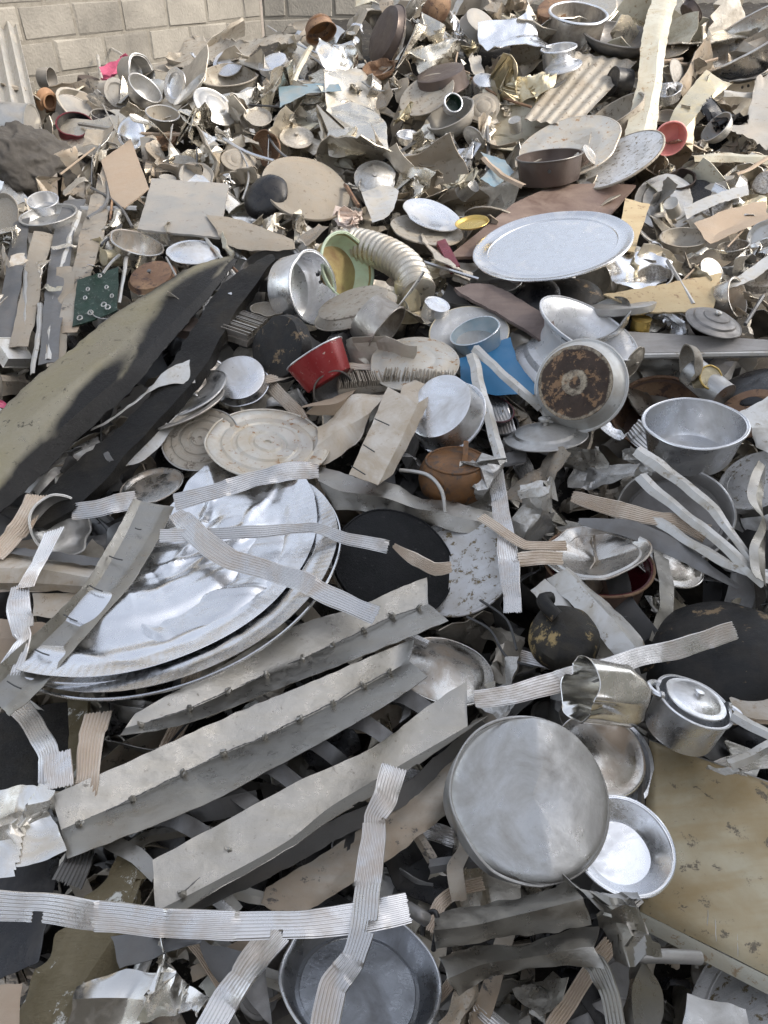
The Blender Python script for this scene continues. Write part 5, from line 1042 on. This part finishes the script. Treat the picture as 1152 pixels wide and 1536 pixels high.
T('dented_bowl', 'big dull bowl holding the small dark mouthed can, upper centre', 'bowl', 674, 170, 74, .42, 110, .12, p_bowl(.75), 'dustgrey', 'the big dull bowl', rimr=(1.03, .03))
T('small_can', 'small can with dark green inside resting on the big dull bowl', 'can', 680, 154, 26, .85, 60, .2, p_pot(1.1), 'alu', 'the dark mouthed can', inner=('pcb', 1.1), rimr=(1.05, .1))
sheet('crumpled_box', 'crushed silver square tin with creased front, upper centre', 'tin', [[(496, 160, .15), (530, 152, .17), (568, 165, .16)], [(492, 200, .19), (532, 205, .17), (580, 192, .19)], [(494, 230, .14), (540, 237, .16), (578, 222, .15)]], 'foil', 'the crushed square tin', n=26, sub=7, crump=.03, cs=7, curve=False)
T('steel_soup_pot', 'steel pot with drips of soot down its side at the top right', 'pot', 868, 20, 84, .30, 78, .25, p_pot(1.05, .96, .04), 'sootsteel', 'the soot dripped pot', rimr=(1.03, .05), rimm='alu')
T('small_pot', 'small clean ribbed aluminium can below the soot dripped pot', 'can', 838, 72, 50, .22, 90, .24, p_pot(1.35, .9, .05), 'alu', 'the small ribbed can', rimr=(1.04, .06))
T('flat_lid', 'flat pale lid beneath the small ribbed can', 'lid', 845, 100, 56, .3, 95, .2, p_lid(.1, 1), 'alu', 'the flat pale lid')
T('copper_pot', 'copper brown pot behind the soot dripped pot at the top edge', 'pot', 832, 10, 52, .5, 90, .14, p_inv(.9), 'rusty', 'the copper brown pot')
T('dark_wok', 'wide dark wok right of the soot dripped pot, partly behind the cream strip', 'wok', 930, 52, 110, .26, 75, .15, p_bowl(.4), 'greypot', 'the wide dark wok', rimr=(1.02, .03))
T('dark_basin', 'deep brown grey basin behind the oval trays, left of the cream strip', 'basin', 922, 168, 86, .3, 112, .16, p_bowl(.75, .6), 'dustlid', 'the deep basin', rimr=(1.03, .03))
T('big_basin', 'big pale gold basin at the top right edge', 'basin', 1122, 52, 178, .26, 108, .2, p_pot(.5, .85, .03), 'steel', 'the big gold basin', rimr=(1.02, .02))
T('clip_pan', 'black shallow pan with silver handle clip under the big gold basin', 'pan', 1118, 102, 72, .42, 90, .14, p_tray(.2), 'black', 'the black clipped pan', rimr=(1.02, .03), rimm='greypot', rivets=2)
T('black_can', 'black round can on its side right of the corrugated brown sheet', 'can', 918, 122, 40, .5, 170, .14, p_can(1.3), 'black', 'the black can')
sheet('cream_strip', 'tall cream torn sheet strip standing upright at the top right', 'metal sheet', [[(982, -10, .35), (964, 45, .32), (958, 110, .28), (948, 160, .24), (936, 208, .2)], [(1004, -10, .37), (990, 50, .34), (984, 110, .3), (975, 160, .27), (960, 210, .22)], [(1018, -10, .34), (1003, 50, .31), (994, 115, .27), (988, 165, .23), (982, 212, .2)]], 'cream', 'the cream strip', n=50, sub=4, crump=.005, rag=.006)
T('pink_cup', 'coral pink plastic cup facing the camera, right of the cream strip', 'cup', 1005, 208, 46, .92, -60, .24, p_pot(.9, .78, .05), 'pink', 'the pink cup', rimr=(1.04, .05))
corrugated('corrugated_sheet', 'brown dusty corrugated sheet lying aslant below the soot dripped pot', 'metal sheet', [(862, 78, .12), (955, 92, .14), (860, 192, .12), (786, 178, .10)], 'dustlid', 5, .0045, 'the brown corrugated sheet', n=30)
crum('gold_foil', 'crumpled pale gold foil sheet below the perforated white foil', 'foil', 790, 128, 92, 'goldfoil', 71, .17, 'the gold foil', folds=10, hard=1.1, n=30)
crum('white_foil', 'bright perforated white foil tray at the top, left of the small ribbed can', 'foil', 770, 55, 96, 'bright', 72, .2, 'the bright white foil', folds=4, hard=.7, n=24, rot=(.9, 0, .3))
crum('foil_piece', 'broad torn silver sheet at the top beside the brown pan on edge', 'foil', 645, 75, 110, 'foil', 73, .15, 'the torn silver sheet', folds=7, n=28)
crum('foil_piece', 'torn silver can with ragged mouth near the orange lined pot', 'crushed can', 510, 85, 90, 'chrome', 74, .17, 'the torn silver can', folds=7, n=26)
T('oval_tray', 'large oval tray with fluted edge standing behind the dark saucepan', 'tray', 851, 222, 156, .55, 100, .12, p_dish(.05), 'rustlid', 'the large oval tray', rimr=(1.01, .025), sx=.9)
T('dusty_platter', 'dusty oval platter right of the dark saucepan, rising to the right', 'platter', 929, 240, 132, .42, 110, .2, p_dish(.05), 'galv', 'the dusty platter', rimr=(1.0, .03), rimm='dustlid', spin=0)
T('dark_saucepan', 'dark brown straight sided saucepan in front of the large oval tray', 'saucepan', 824, 233, 96, .17, 90, .24, p_pot(.78, .94, .03), 'bronze', 'the dark saucepan', rimr=(1.02, .02), rimm='greypot', rivets=1)
T('steel_cup', 'silver cup on its side between the dark saucepan and the dusty platter', 'cup', 886, 232, 34, .35, 40, .22, p_can(1.2), 'steel', 'the silver cup')
sheet('brown_board', 'large reddish brown board lying under the serving tray', 'board', [[(770, 305, .05), (842, 278, .06), (954, 277, .10)], [(672, 385, .03), (760, 378, .0), (905, 335, .0)]], 'redboard', 'the red brown board', n=40, sub=6, crump=.002, rag=.002, th=.012)
sheet('ply_scrap', 'light rough wooden scrap standing right of the serving tray', 'board', [[(938, 297, .15), (975, 306, .15)], [(925, 372, .13), (950, 378, .13)]], 'ply', 'the small ply scrap', n=10, sub=6, crump=.001, th=.006)
T('dusty_disc', 'large dusty beige round lid, upper left of the centre', 'lid', 459, 282, 134, .62, 78, .14, p_lid(.07, 1), 'dusty', 'the dusty beige lid')
T('black_dome', 'black oval dome leaning on the dusty beige lid', 'pan', 393, 288, 76, .8, 130, .2, p_dome(.4), 'black', 'the black dome', sx=.85)
sheet('square_board', 'pale grey square board, lying flat upper left', 'board', [[(228, 267, .15), (343, 276, .16)], [(206, 344, .15), (330, 356, .15)]], 'dustgrey', 'the grey square board', n=30, sub=12, crump=.002, rag=.003, th=.008)
sheet('tan_board', 'tan brown board standing aslant left of the grey square board', 'board', [[(152, 240, .15), (196, 208, .18)], [(168, 300, .13), (222, 280, .16)], [(186, 312, .12), (224, 283, .15)]], 'tan', 'the tan board', n=16, sub=8, crump=.002, curve=False, rag=.003, th=.006)
sheet('bent_tan_sheet', 'dusty curled sheet folded at its left end, right of the grey square board', 'metal sheet', [[(308, 322, .17), (360, 330, .17), (440, 360, .15)], [(325, 345, .18), (370, 350, .17), (442, 372, .15)], [(330, 357, .15), (350, 370, .14), (412, 378, .13)]], 'dusty', 'the curled dusty sheet', n=30, sub=5, crump=.006)
T('saucer_pan', 'shiny pan with spout lip and wire, left above the dark red lid', 'pan', 205, 364, 76, .4, 80, .13, p_pot(.75, .8, .04), 'steel', 'the spouted pan', rimr=(1.03, .03), dent=.06)
T('round_lid', 'pale lid lying right of the spouted pan', 'lid', 290, 378, 80, .42, 95, .11, p_lid(.12, 1), 'alu', 'the pale flat lid')
T('oval_pan_lid', 'crumpled silver round plate right of the centre, above the brass dish', 'plate', 648, 322, 90, .42, 72, .15, p_dish(.08), 'alu', 'the silver plate', dent=.12)
T('brass_dish', 'small brass yellow dish left of the red brown board', 'dish', 708, 333, 50, .36, 95, .18, p_tray(.15), 'brass', 'the brass dish')
T('under_plate', 'dark grey plate beneath the crumpled silver round plate', 'plate', 640, 345, 110, .36, 80, .09, p_dish(.06), 'dustlid', 'the under plate')
T('grey_pot_lid', 'grey oval pot rim behind the sideways aluminium pot', 'pot', 405, 395, 90, .45, 110, .08, p_pot(.5), 'greypot', 'the grey oval pot', rimr=(1.02, .03))
crum('plastic_bag', 'clouded plastic bag lump above the silver duct', 'plastic bag', 530, 332, 78, 'paleplas', 75, .13, 'the clouded bag', folds=11, n=28, hard=1.2)
sheet('maroon_bar', 'dark maroon square bar standing between the duct and the serving tray', 'bar', [[(655, 362, .14), (668, 358, .14)], [(676, 404, .13), (690, 398, .13)]], 'burg', 'the maroon bar', n=6, sub=6, crump=0, rag=.001, th=.02)
sheet('blue_sheet', 'dull blue bent sheet in the clutter right of the crushed square tin', 'metal sheet', [[(722, 226, .16), (758, 240, .17)], [(738, 250, .18), (770, 258, .16)], [(722, 270, .15), (742, 280, .15)]], 'teal', 'the dull blue sheet', n=14, sub=4, crump=.01, curve=False)
sheet('white_card', 'white four cornered plate right of the dusty beige lid', 'metal plate', [[(542, 290, .15), (575, 278, .16), (598, 288, .15)], [(560, 334, .15), (578, 328, .15), (592, 312, .15)]], 'white', 'the white plate scrap', n=14, sub=5, crump=.01)
sheet('white_angle', 'bright white folded strip stretching right of the small ply scrap', 'metal strip', [[(1025, 310, .16), (1075, 290, .17), (1122, 277, .17)], [(1030, 328, .16), (1080, 305, .17), (1122, 292, .17)]], 'white', 'the white folded strip', n=24, sub=3, crump=.004)
sheet('white_angle', 'white ribbed strip reaching the right edge below the tan folded sheet', 'metal strip', [[(1078, 432, .16), (1120, 405, .16), (1165, 372, .17)], [(1082, 436, .16), (1128, 420, .16), (1165, 392, .17)]], 'white', 'the right white strip', n=24, sub=3)
sheet('tan_fold', 'tan sheet folded open like an envelope near the right edge', 'metal sheet', [[(1040, 335, .16), (1090, 315, .17), (1150, 300, .17)], [(1062, 365, .17), (1085, 345, .12), (1150, 318, .15)], [(1065, 366, .16), (1100, 350, .16), (1160, 325, .16)]], 'tan', 'the tan folded sheet', n=20, sub=4, crump=.006)
sheet('grey_sheet', 'broad grey torn sheet at the upper right edge', 'metal sheet', [[(1130, 120, .24), (1165, 100, .26)], [(1122, 185, .22), (1165, 180, .24)], [(1080, 190, .2), (1165, 228, .22)]], 'dustgrey', 'the broad grey sheet', n=20, sub=6, crump=.015, rag=.015, curve=False)
T('white_dish', 'white round dish pair at the right edge', 'dish', 1146, 352, 46, .8, 120, .17, p_tray(.2), 'white', 'the white dishes', rimr=(1.03, .05))
T('basket', 'dark woven pattern basket bowl below the tan folded sheet', 'basket', 1026, 356, 66, .4, 80, .12, p_bowl(.6), 'dustlid', 'the dark basket')
crum('black_bag', 'black crumpled bag around a white bowl right of the pink cup', 'bag', 1080, 185, 80, 'black', 76, .15, 'the black bag', folds=10, n=26)
T('white_bowl', 'white plastic bowl in the black bag', 'bowl', 1074, 190, 46, .5, 130, .2, p_bowl(.8), 'white', 'the white bowl')
sheet('tan_rolled', 'pale grooved sheet rising right from the pink cup', 'metal sheet', [[(992, 195, .15), (1030, 140, .18), (1060, 105, .2)], [(1015, 205, .18), (1055, 160, .2), (1085, 120, .21)], [(1038, 228, .14), (1048, 170, .17), (1100, 125, .2)]], 'goldfoil', 'the grooved pale sheet', n=30, sub=5, crump=.012)
bar('long pale rib reaching right below the black bag', [(1040, 238, .18), (1090, 236, .18), (1165, 240, .18)], 16, 'cream', 'the long pale rib')
bar('long white rail under the black clipped pan', [(1085, 140, .2), (1125, 142, .2), (1165, 146, .2)], 10, 'white', 'the white rail')
bar('wooden handle slanting below the long pale rib', [(1105, 262, .2), (1130, 250, .2), (1165, 228, .2)], 6, 'tan', 'the wooden handle')
bar('cream handle standing before the torn silver can', [(466, 70, .28), (452, 95, .24), (440, 122, .2)], 9, 'cream', 'the cream handle')
bar('long curved dull handle right of the dull blue sheet', [(725, 236, .2), (750, 262, .2), (785, 280, .2)], 9, 'tan', 'the curved handle')
T('jar', 'tall moulded silver jar with lid, upper centre right', 'jar', 728, 118, 40, .5, 80, .15, [(0, .1), (.4, .1), (.6, 0), (.9, -.1), (1, -.3), (.9, -1), (1.1, -1.3), (1.1, -2), (.9, -2.2), (0, -2.2)], 'alu', 'the silver jar')
T('steel_pan', 'grey rounded pan at the top edge right of the copper red bowl', 'pan', 722, 32, 50, .5, 60, .16, p_inv(.6), 'dustgrey', 'the grey rounded pan')
crum('crumpled_wrap', 'shiny crumpled foil heap left of the stepped lid', 'foil', 290, 195, 80, 'foil', 77, .13, 'the crumpled foil heap', folds=12, n=30, hard=1.3)
crum('crumpled_wrap', 'shiny crumpled foil below the stepped lid', 'foil', 335, 205, 60, 'chrome', 78, .13, None, folds=10, n=24, hard=1.2)
sheet('dull_strip', 'blue grey folded strip rising right of the stepped lid', 'metal strip', [[(418, 130, .17), (460, 124, .18), (508, 126, .18)], [(420, 162, .16), (465, 140, .17), (512, 138, .17)]], 'teal', 'the blue grey strip', n=24, sub=4, crump=.008)
# ================================================================ CLUTTER
A_ = {'alu': 'silver', 'alu2': 'dull grey', 'foil': 'shiny foil', 'goldfoil': 'pale gold', 'chrome': 'bright crumpled', 'plate': 'grey', 'platew': 'tan stained', 'white': 'white', 'dustgrey': 'dusty grey', 'dusty': 'dusty brown', 'dustlid': 'grimy', 'cream': 'cream', 'steel': 'stained steel', 'sootsteel': 'smoke stained', 'black': 'black', 'soot': 'charred', 'bronze': 'dark brown', 'rusty': 'rusty', 'slat': 'dark grey', 'tan': 'tan', 'greypot': 'dark grey', 'bright': 'bright silver', 'beige': 'beige'}
HERO = [a for a in ANCH]
NAMED = [a for a in HERO if a[3].startswith('the ') and len(a[3].split()) <= 6]
def relname(dx, dy): return ('right of' if dx > 0 else 'left of') if abs(dx) > abs(dy) else ('just below' if dy > 0 else 'just above')
def autolabel(px, py, desc):
    c = sorted(NAMED, key=lambda a: (a[0] - px) ** 2 + (a[1] - py) ** 2); seen = []
    for a in c:
        if a[3] not in [s[3] for s in seen]: seen.append(a)
        if len(seen) > 9: break
    def ok(l): return l not in USED and 4 <= len(l.split()) <= 16
    for a in seen[:4]:
        l = '%s %s %s' % (desc, relname(px - a[0], py - a[1]), a[3])
        if ok(l): USED.add(l); return l
    for i in range(len(seen)):
        for j in range(i + 1, len(seen)):
            a, b = seen[i], seen[j]; l = '%s between %s and %s' % (desc, a[3], b[3])
            if ok(l): USED.add(l); return l
    l = desc + ' in the clutter ' + str(0) ; return desc + ' beside ' + seen[0][3]
def copy_tree(src, mw, label, group):
    c = src.copy(); COL.objects.link(c); c.matrix_world = mw; c['label'] = label; c['group'] = group
    for ch in src.children:
        d = ch.copy(); COL.objects.link(d); d.parent = c
        for g in ch.children:
            e = g.copy(); COL.objects.link(e); e.parent = d
    return c
rnd = random.Random(99)
# prototypes of unit size: (root, noun)
PROTO = {}
def proto(kind, mt, prof, noun, cat, rim=None, knob=None, ears=None, dent=.05, seed=1):
    dent = dent * 1.8
    def make(mw, label):
        r = root(kind, mw, label, cat); V, F = lathe(prof, 1.0, 36, dent=dent, seed=seed, wob=.03); 
        child('body', mesh(kind, V, F), M[mt], r)
        if rim:
            V2, _ = lathe([(1.02, 0)], 1.0, 36, dent=dent, seed=seed, wob=.03); V, F = tube(V2, .03, 6, True); child('rim', mesh('rim', V, F), M[rim], r)
        if knob: V, F = lathe([(0, knob - .02), (.07, knob - .02), (.07, knob + .06), (.14, knob + .1), (.12, knob + .15), (0, knob + .16)], 1.0, 16); child('knob', mesh('knob', V, F), M[mt], r)
        if ears:
            for a in (0, pi): V, F = arc_handle(1, .98, -.15, .5, .3, .05, a); child('handle', mesh('handle', V, F), M[ears], r)
        return r
    PROTO.setdefault(kind, []).append(dict(make=make, mt=mt, noun=noun, src=None, cat=cat))
for i, mt in enumerate(['alu', 'alu2', 'dustlid', 'sootsteel', 'bronze', 'steel']): proto('pot', mt, p_pot(.75 + .1 * (i % 3), .9), 'pot', 'pot', 'alu2' if i % 2 else mt, ears=mt if i % 2 else None, dent=.1, seed=i)
for i, mt in enumerate(['warm2', 'dustlid', 'alu2', 'dustgrey', 'sootsteel']): proto('lid', mt, p_lid(.15 + .04 * (i % 3), 1 + i % 2), 'lid', 'lid', mt, knob=(.14 if i % 2 == 0 else None), dent=.06, seed=i + 10)
for i, mt in enumerate(['alu2', 'alu', 'dustlid', 'greypot', 'rusty']): proto('bowl', mt, p_bowl(.55 + .1 * (i % 2), .45), 'bowl', 'bowl', mt, dent=.18, seed=i + 20)
for i, mt in enumerate(['black', 'warm2', 'sootsteel', 'bronze']): proto('upturned_pan', mt, p_inv(.35 + .2 * (i % 2), 1.08), 'upturned pan', 'pan', None, dent=.1, seed=i + 30)
for i, mt in enumerate(['alu2', 'goldfoil', 'dustgrey', 'white']): proto('can', mt, p_can(2.0 + .5 * (i % 2)), 'can', 'can', None, dent=.18, seed=i + 40)
for i, mt in enumerate(['dustgrey', 'warm2', 'dustlid']): proto('dish', mt, p_tray(.14), 'dish', 'dish', mt, dent=.08, seed=i + 50)
SZ = {'pot': (34, 58), 'lid': (36, 66), 'bowl': (36, 62), 'upturned_pan': (34, 56), 'can': (16, 26), 'dish': (40, 66)}
def place_round(px, py, lift, kinds, k=1.0):
    kind = rnd.choice(kinds); P = rnd.choice(PROTO[kind]); s = rnd.uniform(*SZ[kind]) * k
    t = hit(px, py) - lift; R = s / 2 * t / FPX * (2.7 / max(1.2, t)) ** .0
    mw, _ = pose(px, py, s, rnd.uniform(.25, .85), rnd.choice((90, 90, rnd.uniform(20, 160), rnd.uniform(-60, 240))), lift, rnd.uniform(0, 360))
    mw = mw @ Matrix.Diagonal((R, R, R, 1)); lb = autolabel(px, py, '%s %s %s' % ('small' if R < .055 else 'dented' if R < .09 else 'large', A_[P['mt']], P['noun']))
    if P['src'] is None: P['src'] = P['make'](mw, lb); P['src']['group'] = 'loose %ss in the heap' % P['noun']
    else: copy_tree(P['src'], mw, lb, 'loose %ss in the heap' % P['noun'])
    ANCH.append((px, py, s * .42, ''))
CS = []
def scrapmeshes():
    for i, (ax, ay, fo, hard) in enumerate([(1, 1, 5, .7), (1, .7, 6, .8), (1.6, .6, 5, .7), (1, 1, 11, 1.3), (2.2, .35, 4, .7), (2.6, .3, 5, .6), (1.4, .9, 4, .6), (1, .8, 9, 1.1), (3, .22, 4, .5), (1.2, 1, 13, 1.3), (1.8, .5, 6, .9), (1, 1, 3, .6)]):
        CS.append((ax / ay, crumple_mesh(200 + i, ax, ay, fo, 16 if fo < 9 else 22, hard, .012 if ax < 2 else .02)))
scrapmeshes(); CSM = {}
def place_scrap(px, py, lift, mts, k=1.0, idx=None, s0=None):
    i = idx if idx is not None else rnd.randrange(len(CS)); asp, me = CS[i]; mt = rnd.choice(mts)
    if (i, mt) not in CSM: m2 = me.copy(); m2.materials.append(M[mt]); CSM[(i, mt)] = m2
    s = (s0 or rnd.uniform(62, 140)) * k * (1.2 if asp > 3 else 1); t = hit(px, py) - lift; sc = s * t / FPX
    noun = 'narrow bent scrap' if asp > 3 else ('crumpled foil lump' if mt in ('foil', 'chrome', 'goldfoil') and i in (3, 7, 9) else 'bent metal scrap' if i % 2 else 'folded sheet scrap')
    from mathutils import Euler
    o = bpy.data.objects.new('narrow_scrap' if asp > 3 else 'metal_scrap', CSM[(i, mt)]); COL.objects.link(o)
    fl = rnd.uniform(.6, 1)
    o.matrix_world = Matrix.Translation(CAM + ray(px, py) * t) @ Euler((rnd.uniform(-.7, .9), rnd.uniform(-.6, .6), rnd.uniform(0, 6.28))).to_matrix().to_4x4() @ Matrix.Diagonal((sc, sc, sc * fl, 1))
    tag(o, autolabel(px, py, '%s %s' % (A_[mt], noun)), 'scrap', 'loose scrap pieces in the heap'); ANCH.append((px, py, s * .3, ''))
def clear(px, py, r, among=None):
    for a in (among or ANCH):
        if (a[0] - px) ** 2 + (a[1] - py) ** 2 < (a[2] * .92 + r) ** 2: return False
    return True
def top_y(px): return 135 if px < 120 else 110 if px < 240 else 80 if px < 430 else 40 if px < 540 else 0
MT_BACK = ['foil', 'foil', 'warm', 'warm', 'warm', 'warm2', 'warm2', 'alu', 'alu2', 'white', 'platew', 'goldfoil', 'chrome', 'dustgrey', 'dusty', 'cream', 'beige']
A_['warm'] = 'pale silver'; A_['warm2'] = 'dull silver'
n1 = 0; tries = 0
# visible rounds
while n1 < 50 and tries < 6000:
    tries += 1; px = rnd.uniform(-10, 1160); py = rnd.uniform(10, 620)
    if py < top_y(px) or not clear(px, py, 12): continue
    place_round(px, py, rnd.uniform(.05, .13), list(PROTO), .8 if py < 250 else 1.0); n1 += 1
n2 = 0; tries = 0
while n2 < 190 and tries < 30000:
    tries += 1; px = rnd.uniform(-10, 1160); py = rnd.uniform(0, 480) if rnd.random() < .9 else rnd.uniform(480, 900)
    s0 = rnd.choice((rnd.uniform(45, 80), rnd.uniform(70, 150))); 
    if py < top_y(px) or not clear(px, py, s0 * (.16 if py < 480 else .3)): continue
    if py < 90: s0 = min(s0, 90)
    place_scrap(px, py, rnd.uniform(.04, .12) - (s0 > 90) * .03, MT_BACK if py < 480 else ['alu2', 'plate', 'white', 'alu', 'slat', 'platew'], .9 if py < 200 else 1.0, s0=s0); n2 += 1
# loose straps in the foreground gaps and rods in the far heap
MT_S = ['slat', 'plate', 'alu2', 'platew', 'flute', 'fluteb', 'warm2']; A_['flute'] = 'silver'; A_['fluteb'] = 'tan'
k = 0; tries = 0
while k < 46 and tries < 4000:
    tries += 1; px = rnd.uniform(0, 1152); py = rnd.uniform(880, 1530) if k < 34 else rnd.uniform(560, 880)
    if not clear(px, py, -8, HERO) and rnd.random() < .7: continue
    th_ = rnd.uniform(0, pi); Ls = rnd.uniform(50, 110); bend = rnd.uniform(-30, 30); mt = rnd.choice(MT_S); l0 = rnd.uniform(-.04, .025)
    P = [(px + cos(th_) * Ls * t - sin(th_) * bend * (1 - t * t), py + sin(th_) * Ls * t + cos(th_) * bend * (1 - t * t), l0 + .02 * (1 - abs(t))) for t in (-1, -.4, .3, 1)]
    rb = 6 if mt in ('flute', 'fluteb') else 0
    strip('loose_strap', autolabel(px, py, '%s %s strap' % (A_[mt], 'fluted' if rb else 'bent')), 'metal strip', P, rnd.uniform(16, 32), mt, ribs=rb, fold=rnd.choice((0, 0, .3)), group='loose straps in the gaps of the heap', excl=0, roll=[rnd.uniform(-40, 40) for _ in range(3)], n=26); k += 1
k = 0; tries = 0
while k < 40 and tries < 4000:
    tries += 1; px = rnd.uniform(0, 1152); py = rnd.uniform(60, 470)
    if py < top_y(px) + 10 or not clear(px, py, 0): continue
    th_ = rnd.uniform(0, pi); Ls = rnd.uniform(22, 60); bend = rnd.choice((0, rnd.uniform(-14, 14))); mt = rnd.choice(['wire', 'alu', 'white', 'tan', 'rusty', 'alu2', 'slat']); A_['wire'] = 'dark'
    P = [(px + cos(th_) * Ls * t - sin(th_) * bend * (1 - t * t), py + sin(th_) * Ls * t * .7 + cos(th_) * bend * (1 - t * t), .12) for t in (-1, -.3, .3, 1)]
    o = hose('rod', autolabel(px, py, 'thin %s %s' % (A_[mt], 'bent rod' if bend else 'rod')), 'rod', P, rnd.uniform(1.2, 3.2), mt, short='rod', n=14, excl=.5, seg=6); o['group'] = 'thin rods in the heap'; k += 1
# the layer underneath, seen through the gaps: packed scrap nobody could count
def packed():
    V = []; F = []; MI = []; names = ['foil', 'alu2', 'plate', 'platew', 'white', 'dustgrey', 'dusty', 'slat', 'dustlid', 'greypot', 'black', 'cream', 'chrome', 'warm', 'warm2']
    rr = random.Random(5); base = [([v.co.copy() for v in me.vertices], [tuple(p.vertices) for p in me.polygons]) for _, me in CS]
    Vp, Fp = lathe(p_bowl(.6, .5), .5, 24, dent=.15, seed=3); Vl, Fl = lathe(p_lid(.16, 1), .5, 24, dent=.1, seed=4); rounds = [(Vp, Fp), (Vl, Fl)]
    from mathutils import Euler
    sel = []
    for _ in range(9000):
        px = rr.uniform(-30, 1180); py = rr.uniform(-5, 1560)
        if py < top_y(px) + 14: continue
        sp = 36 if py < 350 else 44 if py < 520 else 50
        if any((px - q[0]) ** 2 + (py - q[1]) ** 2 < sp * sp for q in sel): continue
        sel.append((px, py))
    for px, py in sel:
        back = py < 480; low = rr.uniform(-.11, -.03) if back else rr.uniform(-.15, -.05)
        if not clear(px, py, 6, HERO): low -= .13 if back else .07
        isr = rr.random() < .18; vs, fs_ = rr.choice(rounds) if isr else rr.choice(base)
        t = hit(px, py) - low; s = (rr.uniform(80, 170) if back else rr.uniform(90, 200)) * t / FPX * (.7 if isr else 1)
        mw = Matrix.Translation(CAM + ray(px, py) * t) @ Euler((rr.uniform(-.8, .9), rr.uniform(-.7, .7), rr.uniform(0, 6.28))).to_matrix().to_4x4()
        k = len(V); V += [mw @ (v * s) for v in vs]; F += [tuple(k + q for q in f) for f in fs_]
        mi = rr.choice((0, 1, 13, 3, 13, 14, 6, 0, 11, 13, 14, 12, 14, 13, 8)) if back else rr.choice((7, 2, 14, 9, 7, 2, 1, 13, 10, 3)); MI += [mi] * len(fs_)  # foreground pieces draw on darker materials, standing in for shade between things
    me = bpy.data.meshes.new('packed_scrap'); me.from_pydata([tuple(v) for v in V], [], F); me.update()
    for n_ in names: me.materials.append(M[n_])
    me.polygons.foreach_set('material_index', MI); me.polygons.foreach_set('use_smooth', [True] * len(F)); me.set_sharp_from_angle(angle=radians(24))
    o = bpy.data.objects.new('packed_scrap', me); COL.objects.link(o); tag(o, 'packed mass of small mixed scrap filling the heap beneath the larger pieces', 'scrap', None, 'stuff')
    print('rounds', n1, 'scrap', n2, 'packed', len(sel))
packed()
